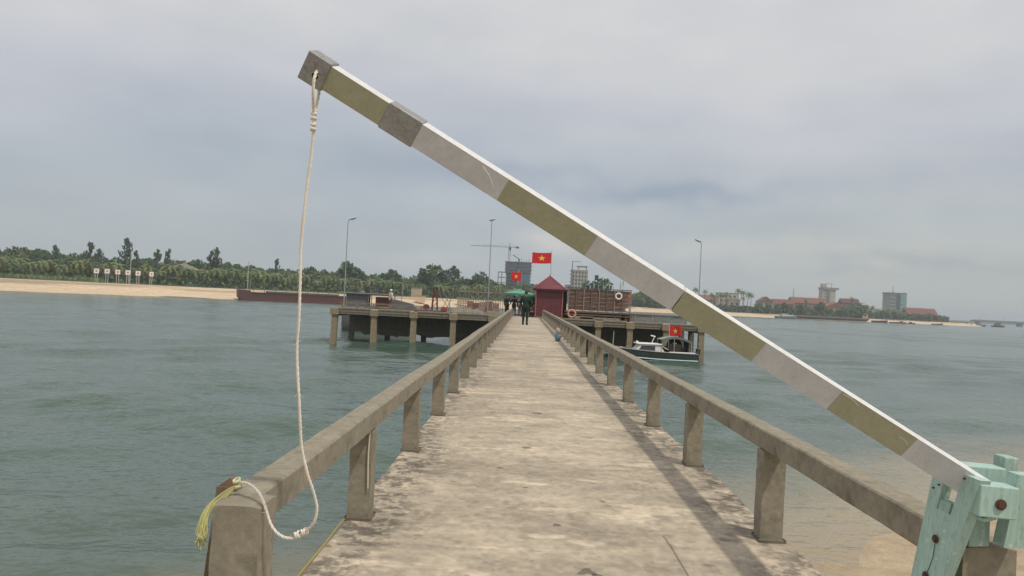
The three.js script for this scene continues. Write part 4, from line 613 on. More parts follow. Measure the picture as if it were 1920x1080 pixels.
// ------------------------------------------------------------------ trees
function leafGeo(n, at, size, r, stretch = 1, up = false) {
  const pos = new Float32Array(n * 18), col = new Float32Array(n * 18), q = new THREE.Quaternion(), e = new THREE.Euler(), v = V(0, 0, 0);
  for (let k = 0; k < n; k++) {
    const p = at(r), s = size * (0.6 + 0.8 * r()), c = 0.65 + 0.7 * r(), h = (r() - 0.5) * 0.16; up ? e.set((r() - 0.5) * 1.1, r() * 6.28, (r() - 0.5) * 1.1) : e.set(r() * 6.28, r() * 6.28, r() * 6.28); q.setFromEuler(e);
    const cs = [[-0.5, -0.5 * stretch], [0.5, -0.35 * stretch], [0.35, 0.5 * stretch], [-0.5, -0.5 * stretch], [0.35, 0.5 * stretch], [-0.4, 0.4 * stretch]];
    cs.forEach(([a, b], m) => { v.set(a * s, b * s, (m % 3 - 1) * 0.12 * s).applyQuaternion(q); const o = k * 18 + m * 3; pos[o] = p[0] + v.x; pos[o + 1] = p[1] + v.y; pos[o + 2] = p[2] + v.z; col[o] = c * (1 + h); col[o + 1] = c; col[o + 2] = c * (1 - h); });
  }
  const g = new THREE.BufferGeometry(); g.setAttribute('position', new THREE.BufferAttribute(pos, 3)); g.setAttribute('color', new THREE.BufferAttribute(col, 3)); g.computeVertexNormals(); return uvBox(g);
}
const barkM = M('#5d5142', { map: mottle });
function broadleaf(seed, h, w, n = 430) {             // [crown, trunk] of a bushy tree
  const r = RNG(seed), cl = []; for (let k = 0; k < 9; k++) { const a = r() * 6.28, d = Math.sqrt(r()) * w * 0.36; cl.push([Math.cos(a) * d, h * (0.20 + 0.68 * (k + r()) / 10), Math.sin(a) * d, w * (0.16 + 0.14 * r())]); } cl.push([0, h * 0.8, 0, w * 0.24]);
  const crown = leafGeo(n, r2 => { const c = cl[Math.floor(r2() * cl.length)], a = r2() * 6.28, b = Math.acos(2 * r2() - 1), q = c[3] * (0.55 + 0.55 * r2()); return [c[0] + Math.sin(b) * Math.cos(a) * q, c[1] + Math.cos(b) * q * 0.85, c[2] + Math.sin(b) * Math.sin(a) * q]; }, h * 0.1, r);
  const t = [bar([0, -0.5, 0], [0.1, h * 0.5, 0], h * 0.03, h * 0.018, 6)]; for (let k = 0; k < 5; k++) t.push(bar([0.05, h * (0.25 + 0.05 * k), 0], [cl[k][0], cl[k][1], cl[k][2]], h * 0.014, h * 0.005, 5)); return [crown, merge(t.map(g => uvBox(g)))];
}
function palm(seed, h, R = 2.7) {
  const r = RNG(seed), lean = (r() - 0.5) * 1.6, pos = [], col = [], top = V(lean, h, (r() - 0.5) * 0.8);
  for (let k = 0; k < 19; k++) {
    const a = k / 19 * 6.28 * 2.618, el = 1.15 - 1.5 * (k / 19) + (r() - 0.5) * 0.2, L = R * (0.8 + 0.35 * r()), pts = []; let p = top.clone(), e = el; for (let s = 0; s <= 7; s++) { pts.push(p.clone()); p.add(V(Math.cos(a) * Math.cos(e), Math.sin(e), Math.sin(a) * Math.cos(e)).multiplyScalar(L / 7)); e -= 0.27; }
    const sd = V(-Math.sin(a), 0, Math.cos(a)), c = 0.65 + 0.6 * r(), yel = k > 14 ? 1.35 : 1;
    for (let s = 0; s < 7; s++) for (const d of [-1, 1]) { const w = 0.55 * Math.sin((s + 0.9) / 8.2 * Math.PI) + 0.08, A = pts[s], B = pts[s + 1], m = A.clone().lerp(B, 0.75).addScaledVector(sd, d * w * R * 0.36).add(V(0, -0.18 * w * R * 0.5, 0)); pos.push(...A.toArray(), ...B.toArray(), ...m.toArray()); for (let q = 0; q < 3; q++) col.push(c * yel, c, c * 0.9); }
  }
  const g = new THREE.BufferGeometry(); g.setAttribute('position', new THREE.Float32BufferAttribute(pos, 3)); g.setAttribute('color', new THREE.Float32BufferAttribute(col, 3)); g.computeVertexNormals();
  const tr = []; let o = V(0, -0.6, 0); for (let s = 1; s <= 5; s++) { const u = s / 5, n = V(lean * u * u, h * u, top.z * u * u); tr.push(bar(o.toArray(), n.toArray(), 0.2 - 0.015 * s, 0.185 - 0.015 * s, 6)); o = n; } return [uvBox(g), merge(tr.map(x => uvBox(x)))];
}
function casuarina(seed, h, w, n = 300) {
  const r = RNG(seed), br = []; for (let k = 0; k < 22; k++) { const y = h * (0.28 + 0.70 * (k / 22)), a = r() * 6.28, L = w * 0.5 * (1.05 - k / 24) * (0.55 + 0.7 * r()); br.push([y, a, L]); }
  const crown = leafGeo(n, r2 => { const [y, a, L] = br[Math.floor(r2() * br.length)], u = r2() ** 0.7; return [Math.cos(a) * L * u + (r2() - 0.5) * 0.5, y + L * u * 0.55 + (r2() - 0.5) * 0.7, Math.sin(a) * L * u + (r2() - 0.5) * 0.5]; }, 0.30, r, 3.2, true);
  const t = [bar([0, -0.5, 0], [0, h * 0.97, 0], h * 0.017, 0.03, 6), ...br.map(([y, a, L]) => bar([0, y, 0], [Math.cos(a) * L, y + L * 0.55, Math.sin(a) * L], 0.06, 0.02, 4))]; return [crown, merge(t.map(x => uvBox(x)))];
}
const greens = ['#687a48', '#5c7044', '#768552', '#4a5e3d'].map(leafM), palmG = ['#75854f', '#858f58', '#657a48'].map(leafM), casG = ['#5c6b54', '#53624f'].map(leafM);
const kinds = {
  bush: [1, 2, 3, 4].map(s => broadleaf(s * 13, 6.6, 6.4)), palm: [1, 2, 3].map(s => palm(s * 7, 3.6 + s * 0.5, 3.1)), tallpalm: [4, 5, 6].map(s => palm(s * 7, 9.5 + (s - 4) * 1.2, 2.9)), cas: [1, 2, 3].map(s => casuarina(s * 5, 12, 4.6 + s)),
};
const protos = {};
function tree(kind, v, mats, label, pos, turn, sc, group, cat = 'tree', name = 'tree') {
  const key = kind + v + mats.indexOf(mats[v % mats.length]); const m = mats[Math.floor(rnd() * mats.length)], pk = key + m.uuid;
  if (!protos[pk]) { const t = thing(name, label, cat, pos, turn, group); part('crown', kinds[kind][v][0], m, t); part('trunk', kinds[kind][v][1], barkM, t); t.scale.setScalar(sc); protos[pk] = t; return t; }
  const c = copyOf(protos[pk], pos, turn, label); c.scale.setScalar(sc); tag(c, label, cat, group); if (!group) delete c.userData.group; return c;
}
const sd = px => { const q = [[-200, 160], [0, 178], [250, 196], [440, 211], [600, 236], [700, 246], [850, 270], [950, 292], [1010, 330], [1190, 468], [1470, 508], [1660, 578], [1800, 635], [1900, 800]]; let k = 1; while (k < q.length - 1 && q[k][0] < px) k++; return mix(q[k - 1][1], q[k][1], clamp((px - q[k - 1][0]) / (q[k][0] - q[k - 1][0]))); };
const ORD = ['first', 'second', 'third', 'fourth', 'fifth', 'sixth', 'seventh', 'eighth', 'ninth', 'tenth', 'eleventh', 'twelfth', 'thirteenth', 'fourteenth', 'fifteenth', 'sixteenth'], spots = {};
const leftSpots = [[60, 'over the bare far left sand'], [172, 'just left of the sign boards'], [300, 'behind the sign boards'], [440, 'between sign boards and barge'], [562, 'above the barge left of the rope'], [640, 'between the rope and left lamp post'], [725, 'above the grey fishing boat'], [800, 'over the white shirted person'], [870, 'above the red winch frame'], [1100, 'behind the stake fence']];
const rightSpots = [[1262, 'right of the slatted screen'], [1425, 'by the white flat roofed house'], [1488, 'left of the long red roof'], [1545, 'below the long red roof'], [1600, 'by the yellow house'], [1665, 'left of the green glass tower'], [1705, 'below the green glass tower'], [1900, 'by the long low red roof']];
const placed = (what, px, list) => { const w = list.find(e => px < e[0])[1], n = (spots[what + w] = (spots[what + w] ?? -1) + 1); return `${what} ${w}, ${ORD[n] ?? n + 1} from the left`; };
const bank = (px, back, y = 3.0) => { const d = sd(px) + back; return [P(px, 560, d)[0], y, -d]; };
{
  const r = RNG(99);
  for (let px = -40; px < 1000; px += 15 + r() * 7) tree('palm', Math.floor(r() * 3), palmG, placed('low coconut palm', px, leftSpots), bank(px, 46 + r() * 8), r() * 6.28, 0.85 + r() * 0.35, 'coconut palms along the left bank', 'palm', 'palm_tree');
  for (let px = -50; px < 1000; px += 14 + r() * 8) tree('bush', Math.floor(r() * 4), greens, placed('bushy green grove tree', px, leftSpots), bank(px, 56 + r() * 10), r() * 6.28, 0.8 + r() * 0.45, 'bushy trees of the left bank grove');
  // the mass of crowns behind, which nobody could count
  const im = new THREE.InstancedMesh(kinds.bush[0][0], greens[1], 330), mt = new THREE.Matrix4(), q = new THREE.Quaternion(), c = new THREE.Color();
  for (let k = 0; k < 330; k++) { const px = -70 + 1080 * (k + r()) / 330, p = bank(px, 70 + r() * 40, 3.0); q.setFromAxisAngle(V(0, 1, 0), r() * 6.28); const s = (0.95 + r() * 0.5) * (px < 110 ? 1.12 : 1); mt.compose(V(...p), q, V(s, s * (0.9 + r() * 0.25), s)); im.setMatrixAt(k, mt); im.setColorAt(k, c.setRGB(0.75 + r() * 0.4, 0.8 + r() * 0.35, 0.75 + r() * 0.3)); }
  im.name = 'woodland'; im.castShadow = im.receiveShadow = true; scene.add(im); tag(im, 'dense green woodland filling the left bank behind the palms', 'woodland', null, 'stuff');
  const un = leafGeo(9000, q2 => { const px = -70 + q2() * 1090, p = bank(px, 44 + q2() * 30, 2.9); return [p[0], p[1] + q2() ** 1.6 * 3.2, p[2]]; }, 0.9, RNG(55)); tag(part('undergrowth', un, greens[1], scene), 'low green undergrowth at the foot of the left bank grove', 'undergrowth', null, 'stuff');
  const un2 = leafGeo(5000, q2 => { const px = 1180 + q2() * 600, p = bank(px, 26 + q2() * 40, 2.9); return [p[0], p[1] + q2() ** 1.5 * 4, p[2]]; }, 1.3, RNG(56)); tag(part('undergrowth', un2, greens[3], scene), 'dark green shrubs at the foot of the houses on the right bank', 'undergrowth', null, 'stuff');
  // casuarinas that stand out above it: [column, height of the tip in the photograph, label]
  [[98, 459, 'ragged casuarina rising over the far left of the grove'], [165, 454, 'broad casuarina left of the tallest one on the left bank'], [181, 466, 'small casuarina close right of the broad one'], [232, 446, 'tallest slender casuarina on the left bank'], [251, 470, 'thin pale casuarina just right of the tallest one'], [290, 467, 'casuarina left of the thatched roof gap'], [311, 466, 'casuarina second left of the thatched roof gap'], [391, 470, 'left stem of the paired casuarinas near the barge'], [403, 464, 'right stem of the paired casuarinas near the barge'], [515, 484, 'casuarina above the grove just left of the rope'], [128, 476, 'short dark casuarina between the two left ones']].forEach(([px, y, l], k) => { const p = bank(px, 58), d = -p[2], tip = P(px, y, d)[1]; tree('cas', k % 3, casG, l, p, r() * 6.28, (tip - 3) / 12, null, 'tree', 'casuarina'); });
  [[650, 492, 'dark rounded tree just right of the left lamp post'], [672, 505, 'smaller dark tree right of the rounded one by the lamp post'], [812, 497, 'large dark tree above the red winch frame'], [848, 502, 'second dark tree right of the large one'], [897, 511, 'dark tree left of the middle lamp post'], [735, 507, 'small dark tree tip over the middle of the left grove']].forEach(([px, y, l], k) => { const p = bank(px, 64), d = -p[2], tip = P(px, y, d)[1]; tree('bush', k % 4, [greens[3]], l, p, r() * 6.28, (tip - 3) / 6.4, null, 'tree', 'dark_tree'); });
  // thatched roof, low wall, grass strip, signs, huts
  const rp = bank(342, 66), th = thing('house', 'grey roofed house almost hidden in the left bank grove', 'house', rp, 0.2); part('wall', box(9, 6.2, 7, 0, -0.3, 0), M('#8b8577'), th); const rf = new THREE.ConeGeometry(7.4, 2.4, 4).toNonIndexed(); rf.rotateY(Math.PI / 4); rf.translate(0, 7.1, 0); part('roof', uvBox(rf), M('#8c867c', { map: mottle }), th);
  const wall = []; for (let px = -60; px < 640; px += 14) { const a = bank(px, 36, 2.6), b = bank(px + 14, 36, 2.6); wall.push(sbar(a, b, 0.5, 1.3 + 0.2 * fbm(px, 3, 2))); } tag(part('low_wall', wall, M('#4a4236', { map: mottle }), scene), 'long low dark wall along the back of the left beach', 'wall');
  const gp = []; tag(part('grass', leafGeo(2600, q2 => { const px = -60 + q2() * 250, p = bank(px, 38 + q2() * 14, 3.0); return [p[0], p[1] + q2() * 0.9, p[2]]; }, 0.55, RNG(31), 1.6, true), leafM('#7a8a58'), scene), 'strip of pale grass behind the low wall on the far left', 'grass', null, 'stuff');
  const sw = M('#e6e1da', { roughness: 0.6 }), sr = M('#9c3b35', { roughness: 0.6 }), ord = ['first', 'second', 'third', 'fourth', 'fifth', 'sixth'];
  [[181, 508], [201, 508.5], [221, 510], [240, 511], [259, 512.5], [284, 514]].forEach(([px, y], k) => { const d = sd(px) + 26, c = P(px, y, d), t = thing('sign_board', `white square sign board at the beach, ${ord[k]} from the left${k === 5 ? ', half turned away' : ''}`, 'sign', [c[0], 2.4, -d], k === 5 ? 1.0 : 0.25); const h = c[1] - 2.4;
    part('board', box(1.35, 1.35, 0.08, 0, h - 0.67, 0), sw, t); part('red_edge', box(0.22, 1.37, 0.1, -0.76, h - 0.68, 0), sr, t); const g = new THREE.CircleGeometry(0.3, 14).toNonIndexed(); g.translate(0, h, 0.046); part('mark', g, M('#a8827a'), t);
    for (const s of [-0.3, 0.3]) part('post', box(0.13, h - 0.6, 0.13, s, 0, -0.11), M('#b9afa6'), t); });
  [[781, 545, 2.7, 2.2, '#b3a48c', 'small pale block hut on the bank left of the red winch'], [788, 558, 2.4, 1.4, '#cbb594', 'sandy coloured low block on the beach below the pale hut'], [868, 562, 3.0, 1.4, '#bba787', 'pale sandy block on the bank behind the crates']].forEach(([px, y, w, h, hex, l]) => { const d = sd(px) + (y > 550 ? 6 : 30), c = P(px, y, d), t = thing('hut', l, 'hut', [c[0], Math.max(0, c[1] - h * 1.2), -d]); part('wall', box(w * 1.4, h * 1.6, 3, 0, 0, 0, 0.05), M(hex), t); part('roof', box(w * 1.5, 0.2, 3.3, 0, h * 1.6, 0), M('#9d9382'), t); });
  [[465, 489, 'thin mast rising behind the bow of the red barge'], [245, 470, 'thin pale pole behind the fourth sign board']].forEach(([px, y, l], k) => { const d = sd(px) + 30, c = P(px, y + 30, d), tip = P(px, y, d); const t = thing('mast', l, 'mast', [c[0], 2.5, -d]); part('pole', bar([0, 0, 0], [0, tip[1] - 2.5, 0], 0.14, 0.09), M('#a9aaa2'), t); part('crossbar', bar([-0.5, tip[1] - 3.4, 0], [0.5, tip[1] - 3.4, 0], 0.06), M('#a9aaa2'), t); });
  // right bank
  const rt = (k, px, y, d, mats, l, g, cat, name, base) => { const c = P(px, y, d), s = (c[1] - 3) / base; return tree(k, Math.floor(r() * 3), mats, l, [c[0], 3, -d], r() * 6.28, s, g, cat, name); };
  [[1305, 542], [1322, 546], [1334, 551], [1340, 548], [1352, 545], [1356, 553], [1364, 543], [1385, 544], [1393, 551], [1396, 544], [1402, 546], [1409, 545], [1512, 560], [1598, 560]].forEach(([px, y]) => rt('tallpalm', px, y, 520 + r() * 25, palmG, placed('tall coconut palm', px, rightSpots), 'tall palms on the right bank', 'palm', 'palm_tree', 12));
  for (let px = 1186; px < 1262; px += 6) rt('bush', px, 549 + r() * 10 - (px < 1215 ? 8 : 0), 490 + r() * 30, greens, placed('green tree', px, rightSpots), 'trees right of the slatted screen', 'tree', 'tree', 6.6);
  for (let px = 1395; px < 1770; px += 5 + r() * 4) { const u = (px - 1395) / 375; rt('bush', px, mix(571, 587, u) + r() * 6 - (px > 1600 && px < 1640 ? 5 : 0), sd(px) + 34 + r() * 40, [greens[1], greens[3], greens[0]], placed('dark green tree', px, rightSpots), 'trees along the right bank', 'tree', 'tree', 6.6); }
  for (const [px, y] of [[1424, 566], [1441, 568], [1457, 569], [1470, 566], [1484, 571], [1500, 569], [1514, 572], [1529, 570], [1541, 565], [1551, 577], [1572, 578], [1584, 574], [1597, 571], [1607, 573], [1615, 566], [1712, 586], [1724, 588], [1741, 586], [1755, 590]]) rt('bush', px, y + 1, sd(px) + 24 + r() * 12, [greens[1], greens[3], greens[0]], placed('leafy shore tree', px, rightSpots), 'leafy trees close to the right shore', 'tree', 'tree', 6.6);
  for (let px = 1606; px < 1700; px += 10) rt('palm', px, mix(569, 580, (px - 1606) / 94) + r() * 4, 610 + r() * 20, palmG, placed('palm among dark trees', px, rightSpots), 'palms below the green glass tower', 'palm', 'palm_tree', 6.5);
  for (const [px, y, l] of [[1133, 521, 'dark round tree crown left of the pale green poles'], [1105, 527, 'dark tree crown below the water tank']]) rt('bush', px, y, 330, [greens[3]], l, null, 'tree', 'dark_tree', 6.6);
}

// ------------------------------------------------------------------ buildings
const glassM = M('#3f4a50', { roughness: 0.25 });
function windows(t, w, h, z, nx, ny, ww, hh, y0, m = glassM) { for (let j = 0; j < ny; j++) for (let i = 0; i < nx; i++) part('window', box(ww, hh, 0.12, -w / 2 + (i + 0.5) * w / nx, y0 + j * (h - y0) / ny, z), m, t); }
function house(px0, px1, y, d, label, wallHex, roofHex, o = {}) {
  const a = P(px0, y, d), b = P(px1, y, d), w = b[0] - a[0], h = a[1] / 2 + b[1] / 2 - 2.6, rh = roofHex ? (o.rh ?? Math.min(h * 0.4, 4)) : 0, D = o.D ?? Math.max(8, w * 0.5), t = thing(o.name ?? 'house', label, o.cat ?? 'house', [(a[0] + b[0]) / 2, 2.6, -d], o.turn ?? 0);
  part('wall', box(w * (roofHex ? 0.92 : 1), h - rh, D, 0, 0, -D / 2), M(wallHex, { map: rep(mottle, 0.15) }), t);
  if (roofHex) { const s = new THREE.Shape(); s.moveTo(-D / 2 - 0.6, 0); s.lineTo(D / 2 + 0.6, 0); s.lineTo(0, rh); s.closePath(); const g = new THREE.ExtrudeGeometry(s, { depth: w, bevelEnabled: false }).toNonIndexed(); g.rotateY(Math.PI / 2); if (o.gable) g.rotateY(Math.PI / 2).scale(w / (D + 1.2), 1, (D + 1) / w).translate(w / 2 * 0, 0, 0); g.computeBoundingBox(); const c = g.boundingBox.getCenter(V(0, 0, 0)); g.translate(-c.x, h - rh, -c.z - D / 2); part('roof', uvBox(g), M(roofHex, { map: rep(mottle, 0.2) }), t); }
  else part('roof', box(w + 0.4, 0.4, D + 0.4, 0, h, -D / 2), M('#8f8b85'), t);
  windows(t, w * 0.9, h - rh, 0.03, o.nx ?? Math.max(2, Math.round(w / 4)), o.ny ?? Math.max(1, Math.round((h - rh) / 3.6)), 1.3, 1.6, 1.2); return t;
}
house(1347, 1384, 550, 560, 'white flat roofed house between the palms on the right bank', '#c9c4ba', null);
house(1366, 1388, 562, 548, 'low cream annexe in front of the white flat roofed house', '#bdb4a2', null);
house(1310, 1345, 553, 590, 'pinkish house partly behind the palms at the right bank start', '#b39a92', '#85645c');
house(1422, 1452, 556, 590, 'pale house with a faded red gable roof right of the palms', '#b8a79c', '#8d675e', { gable: true });
house(1450, 1490, 561, 620, 'low house with a dull red roof left of the long red roof', '#a58d7c', '#82554c');
house(1486, 1552, 558, 640, 'long building with a red roof in front of the white tower', '#a98f7d', '#86554b', { rh: 5 });
house(1546, 1592, 567, 600, 'yellow house with an orange red roof below the white tower', '#c9ad72', '#996250', { rh: 4, gable: true });
house(1578, 1613, 560, 660, 'dark red roofed hall right of the white tower', '#8c7f76', '#684443', { rh: 4 });
house(1702, 1760, 578, 700, 'long low red roofed building right of the green glass tower', '#a77f73', '#85514a', { rh: 6 });
house(1218, 1230, 556, 560, 'small white house at the edge of the trees right of the slatted screen', '#cfccc4', '#94908a');
house(1231, 1244, 562, 545, 'low white house with a door beside the small white house', '#c6c2b8', '#8a857d');
house(1617, 1628, 587, 590, 'tiny pale kiosk on the shore under the dark palms', '#c9bd9b', '#8e8060', { nx: 1, ny: 1, rh: 1 });
{ // sea wall
  const pts = []; for (let k = 0; k <= 10; k++) { const px = 1492 + k * 13.6; pts.push(bank(px, 3, 1.4)); } const g = []; for (let k = 0; k < 10; k++) g.push(sbar(pts[k], pts[k + 1], 1.2, 2.9)); tag(part('sea_wall', g, M('#5e544c', { map: rep(mottle, 0.3) }), scene), 'long brown sea wall below the houses on the right bank', 'wall');
}
function tower(px0, px1, y, d, label, hex, floors, fn, name = 'tower_block') {
  const a = P(px0, y, d), b = P(px1, y, d), w = b[0] - a[0], h = (a[1] + b[1]) / 2 - 2.6, D = w * 0.8, t = thing(name, label, 'building', [(a[0] + b[0]) / 2, 2.6, -d]); fn(t, w, h, D, h / floors, M(hex, { map: rep(mottle, 0.1) })); return t;
}
tower(1543, 1567, 543, 800, 'tall white tower with an overhanging top on the right bank', '#c6c2bb', 9, (t, w, h, D, f, m) => {
  part('wall', box(w, h, D, 0, 0, -D / 2), m, t); part('stair_shaft', box(w * 0.2, h, 1, -w * 0.05, 0, 0.5), M('#7d736f'), t);
  for (let k = 0; k < 9; k++) part('window', box(w * 0.2, f * 0.5, 0.3, -w * 0.27, f * (k + 0.3), 0.1), M('#8d8683'), t);
  part('overhang', box(w * 1.25, f * 0.7, D + 2, w * 0.1, h, -D / 2), M('#8e8a86'), t); part('roof_house', box(w * 0.35, f * 1.3, D * 0.5, -w * 0.3, h + f * 0.7, -D / 2), m, t); part('roof_frame', [box(w * 0.5, 0.5, 0.5, 0, h + f * 1.9, -1), box(0.5, f * 1.2, 0.5, w * 0.2, h + f * 0.7, -1)], M('#9a9692'), t);
}, 'tower_block');
tower(1667, 1700, 551, 820, 'green glass and white striped tower block at the right', '#a9a9a6', 7, (t, w, h, D, f, m) => {
  part('wall', box(w * 0.96, h, D, 0, 0, -D / 2), m, t); for (let k = 0; k < 7; k++) part('floor_band', box(w * 0.42, f * 0.35, 0.8, -w * 0.28, f * (k + 0.55), 0.3), M('#7b7f80'), t);
  part('dark_panel', box(w * 0.2, h, 0.9, w * 0.05, 0, 0.3), M('#3d5350', { roughness: 0.3 }), t); for (let k = 0; k < 7; k++) part('window', box(w * 0.36, f * 0.74, 0.8, w * 0.33, f * (k + 0.16), 0.3), M('#7fa39e', { roughness: 0.2 }), t);
  part('roof', box(w * 1.02, f * 0.3, D + 1, 0, h, -D / 2), M('#5f6a68'), t); part('antenna', bar([-w * 0.18, h, -4], [-w * 0.18, h + 8.5, -4], 0.5, 0.2), M('#7d8485'), t); part('aerial', bar([w * 0.45, h, -4], [w * 0.45, h + 3.5, -4], 0.2, 0.1), M('#7d8485'), t);
});
{ const d = 700, c = P(1488, 541, d), t = thing('radio_mast', 'slim grey lattice radio mast left of the white tower', 'mast', [c[0], 2.6, -d]), h = c[1] - 2.6, m = M('#858b8e'); for (const [x, z] of [[-0.6, 0.4], [0.6, 0.4], [0, -0.6]]) part('leg', bar([x, 0, z], [x * 0.6, h, z * 0.6], 0.16, 0.12, 4), m, t); for (let k = 0; k < 8; k++) part('brace', bar([-0.6, h * k / 8, 0.4], [0.6, h * (k + 1) / 8, 0.4], 0.09, 0.09, 4), m, t); }
// tower block under construction with blue netting, and its cranes
tower(948, 997, 491, 640, 'dark tower block under construction wrapped in blue netting behind the walkway end', '#5e626a', 11, (t, w, h, D, f, m) => {
  const slabM = M('#565a62'), net = M('#4f6d8c', { roughness: 0.9, map: rep(mottle, 0.2) }), net2 = M('#515a68', { roughness: 0.9, map: rep(mottle, 0.2) });
  part('core', box(w * 0.86, h, D * 0.7, 0, 0, -D / 2), slabM, t);
  for (let k = 1; k <= 11; k++) part('floor_slab', box(k > 7 ? w * 1.04 : w * 0.96, 0.45, D + 1, k > 7 ? 0 : 0.6, f * k - 0.4, -D / 2), slabM, t);
  for (let k = 0; k < 7; k++) part('column', box(0.7, h, 0.7, -w / 2 + 1.2 + k * (w - 2) / 6.2, 0, -0.6), slabM, t);
  part('netting', box(w * 0.4, h * 0.70, 0.3, w * 0.27, 0, 0.55), net, t); part('netting', box(w * 0.5, h * 0.26, 0.3, w * 0.24, h * 0.74, 0.6), net2, t); part('netting', box(w * 0.44, h * 0.26, 0.3, -w * 0.28, h * 0.73, 0.6), M('#54545f', { map: rep(mottle, 0.2) }), t); part('grey_strip', box(1.6, h * 0.8, 0.4, w * 0.02, 0, 0.7), M('#7d7f82'), t);
  part('side_frame', [...[0, 1, 2, 3].map(k => box(6.4, 0.5, 8, -w / 2 - 3, f * (3.4 + k * 1.5), -5)), box(0.6, f * 8, 0.6, -w / 2 - 5.8, 0, -1.2), box(0.6, f * 8, 0.6, -w / 2 - 2.8, 0, -1.2)], slabM, t); part('side_net', box(6.2, f * 4.6, 0.3, -w / 2 - 3.1, 0, -0.9), M('#52606a'), t);
  for (let k = 1; k <= 11; k++) part('floor_edge', box(w * (k > 7 ? 1.0 : 0.42), 0.35, 0.3, k > 7 ? 0 : -w * 0.24, f * k - 0.3, 0.85), M(k > 7 ? '#6d707b' : '#7b7d80'), t);
  for (let k = 0; k < 6; k++) part('rebar', box(0.35, 1.2 + (k % 3), 0.35, -w * 0.1 + k * 2.2, h, -3), m, t);
});
function crane(px, yBase, yJib, yTop, pxL, pxR, d, label, hex) {
  const b = P(px, yBase, d), j = P(px, yJib, d), tp = P(px, yTop, d), l = P(pxL, yJib, d)[0] - b[0], rr2 = P(pxR, yJib, d)[0] - b[0], t = thing('tower_crane', label, 'crane', [b[0], 2.6, -d]), m = M(hex), y = j[1] - 2.6, y2 = tp[1] - 2.6, s = 0.7;
  part('mast', [[-s, -s], [s, -s], [-s, s], [s, s]].map(([x, z]) => bar([x, 0, z], [x, y, z], 0.17, 0.17, 4)).concat(Array.from({ length: Math.round(y / 2) }, (_, k) => bar([k % 2 ? -s : s, k * 2, s], [k % 2 ? s : -s, k * 2 + 2, s], 0.1, 0.1, 4))), m, t);
  part('jib', [bar([0, y, 0.4], [l, y, 0.4], 0.16, 0.1, 4), bar([0, y, -0.4], [l, y, -0.4], 0.16, 0.1, 4), bar([0, y + 1.1, 0], [l, y + 0.3, 0], 0.14, 0.1, 4), ...Array.from({ length: 14 }, (_, k) => bar([l * k / 14, y, 0.4], [l * (k + 0.5) / 14, y + 1.1 - 0.8 * k / 14, 0], 0.07, 0.07, 4))], m, t);
  part('counter_jib', box(Math.abs(rr2), 0.6, 1.2, rr2 / 2, y, 0), m, t); part('counterweight', box(2.6, 1.6, 1.4, rr2 * 0.85, y - 0.7, 0), M('#4b4e52'), t); part('cab', box(1.8, 2.4, 1.8, 0.4, y - 2.6, 0.6), M('#53565a'), t);
  part('apex', [bar([-0.6, y, 0], [0, y2, 0], 0.16, 0.12, 4), bar([0.6, y, 0], [0, y2, 0], 0.16, 0.12, 4)], m, t); part('tie', [bar([0, y2, 0], [l * 0.7, y + 0.6, 0], 0.06, 0.06, 4), bar([0, y2, 0], [rr2 * 0.85, y + 0.5, 0], 0.06, 0.06, 4)], m, t);
}
crane(952, 540, 463.5, 455, 882, 973, 652, 'tower crane with a long thin jib beside the tower under construction', '#73767a');
{ const d = 655, b = P(973, 500, d), y0 = b[1], t = thing('luffing_crane', 'small crane arm on the roof of the tower under construction', 'crane', [b[0], y0, -d]), m = M('#6d7177'), p = P(973, 486, d)[1] - y0, q = P(962, 478, d); part('mast', sbar([0, -6, 0], [0, p, 0], 1.0), m, t); part('jib', sbar([0, p, 0], [q[0] - b[0], q[1] - y0, 0], 0.7), m, t); part('cab', box(1.6, 1.6, 1.6, -0.3, p - 1.4, 0.4), m, t); }
tower(1071, 1103, 506, 680, 'pale unfinished apartment block with open floors right of the booth', '#b7b4ae', 9, (t, w, h, D, f, m) => {
  part('core', box(w * 0.9, h * 0.97, D * 0.6, 0, 0, -D * 0.62), m, t); for (let k = 1; k <= 9; k++) part('floor_slab', box(w, f * 0.42, D, 0, f * k - f * 0.42, -D / 2), m, t);
  for (let k = 0; k < 6; k++) part('column', box(w * 0.085, h, 0.8, -w / 2 + w * 0.05 + k * w * 0.18, 0, -0.2), m, t);
  for (let j = 0; j < 9; j++) for (let i = 0; i < 5; i++) part('window', box(w * 0.075, f * 0.5, 0.2, -w * 0.36 + i * w * 0.18, f * (j + 0.05), -D * 0.3), glassM, t);  // dark panes stand in for the shade inside the open floors
  part('top_frame', [box(w * 0.6, f * 0.3, D * 0.8, w * 0.16, h + f * 0.8, -D / 2), box(0.8, f, 0.8, w * 0.4, h, -2), box(0.8, f, 0.8, -w * 0.05, h, -2)], M('#85827f'), t);
  part('low_wing', box(w * 0.35, h * 0.55, D * 0.8, -w * 0.62, 0, -D / 2), M('#8d918f', { map: mottle }), t); part('lift_mast', box(0.8, h + f * 2.2, 0.8, -w * 0.44, 0, 1), M('#6f7376'), t); part('lift_arm', sbar([-w * 0.44, h + f * 2.1, 1], [w * 0.02, h + f * 2.2, 1], 0.5), M('#6f7376'), t);
});
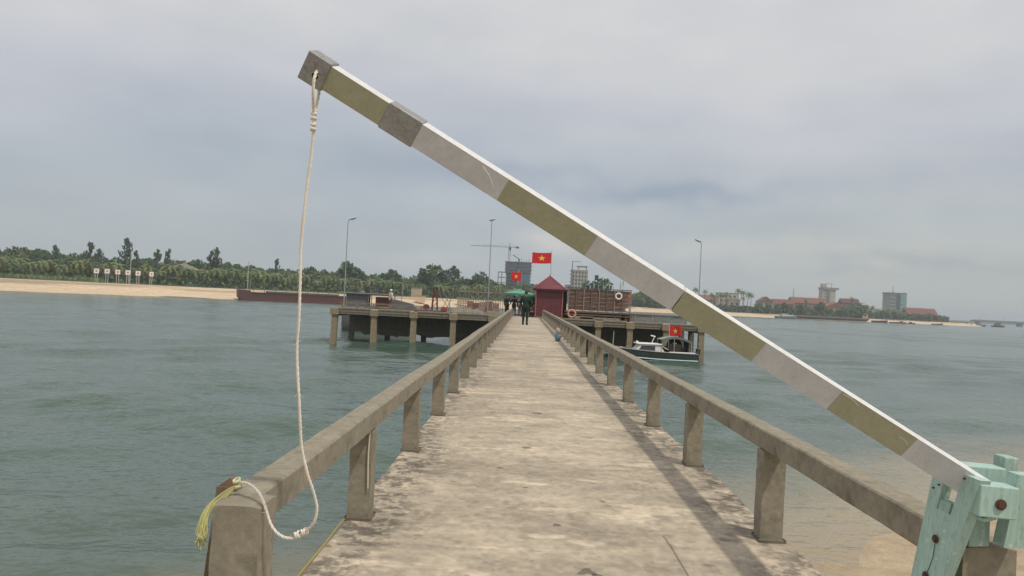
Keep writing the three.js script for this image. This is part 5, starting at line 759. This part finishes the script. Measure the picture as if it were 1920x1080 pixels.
{ const d = 260, c = P(1118, 535, d), top = P(1118, 516, d), t = thing('water_tank', 'dark water tank on legs beyond the slatted screen', 'tank', [c[0], 2.8, -d]), m = M('#3b4143'), h = top[1] - 2.8; part('tank', box(1.2, 1.6, 1.2, 0, h - 1.6, 0, 0.06), m, t); for (const x of [-0.5, 0.5]) for (const z of [-0.5, 0.5]) part('leg', box(0.14, h - 1.6, 0.14, x, 0, z), m, t); part('deck', box(1.5, 0.12, 1.5, 0, h - 1.72, 0), m, t); part('brace', sbar([-0.5, h * 0.3, 0.5], [0.5, h * 0.6, 0.5], 0.1), m, t); }
// ------------------------------------------------------------------ far water: boats and the bridge
{
  const fb = (px, d, L, hex, label, cab) => { const c = P(px, 600, d), t = thing('moored_boat', label, 'boat', [c[0], 0, -d], (px % 7) * 0.05), h = hull(L, L * 0.28, L * 0.1, L * 0.15, 0.4); part('hull', h.shell, M(hex), t); part('deck', h.deck, M('#6b655c'), t); if (cab) { part('cabin', box(L * 0.3, L * 0.13, L * 0.2, -L * 0.12, L * 0.09, 0), M(cab), t); part('roof', box(L * 0.36, 0.15, L * 0.24, -L * 0.12, L * 0.22, 0), M('#a9a49a'), t); } };
  fb(1474, 496, 15, '#7e8a83', 'grey green boat with a white cabin at the right bank beach', '#cfccc3'); fb(1650, 562, 13, '#4b4540', 'long dark boat at the shore below the dark palms', null); fb(1677, 572, 8, '#6d6258', 'small brown boat right of the long dark boat', null); fb(1692, 576, 7, '#3f3a37', 'small black boat with a cabin at the right shore', '#46413c'); fb(1709, 584, 6, '#35322f', 'tiny dark boat with a hut left of the thin sand strip', '#3b3733'); fb(1758, 606, 9, '#6b6660', 'grey boat lying off the thin sand strip at the right', null); fb(1812, 690, 14, '#514d4a', 'dark fishing boat left of the far bridge', '#77736d'); fb(1838, 700, 12, '#5c5955', 'grey fishing boat beside the dark one near the bridge', '#8b8781'); fb(1872, 720, 13, '#47454a', 'dark boat in front of the far bridge', '#5d5b5a');
  const x0 = P(1822, 603, 1130)[0], t = thing('bridge', 'long low grey bridge at the far right horizon', 'bridge', [x0, 0, -1130], -0.06), m = M('#6a6d70'), L = 420; part('road_deck', box(L, 2.2, 9, L / 2, 4.4, 0), m, t); part('parapet', box(L, 0.9, 0.4, L / 2, 6.6, 4.4), M('#85878a'), t); for (let k = 0; k < 14; k++) part('pier', box(4.5, 5.2, 7, 8 + k * 30, -0.7, 0), M('#5a5c5e'), t); for (let k = 0; k < 12; k++) part('lamp', bar([10 + k * 34, 6.6, 4], [10 + k * 34, 12.5, 4], 0.25, 0.15, 4), m, t);
}

renderer.render(scene, camera);
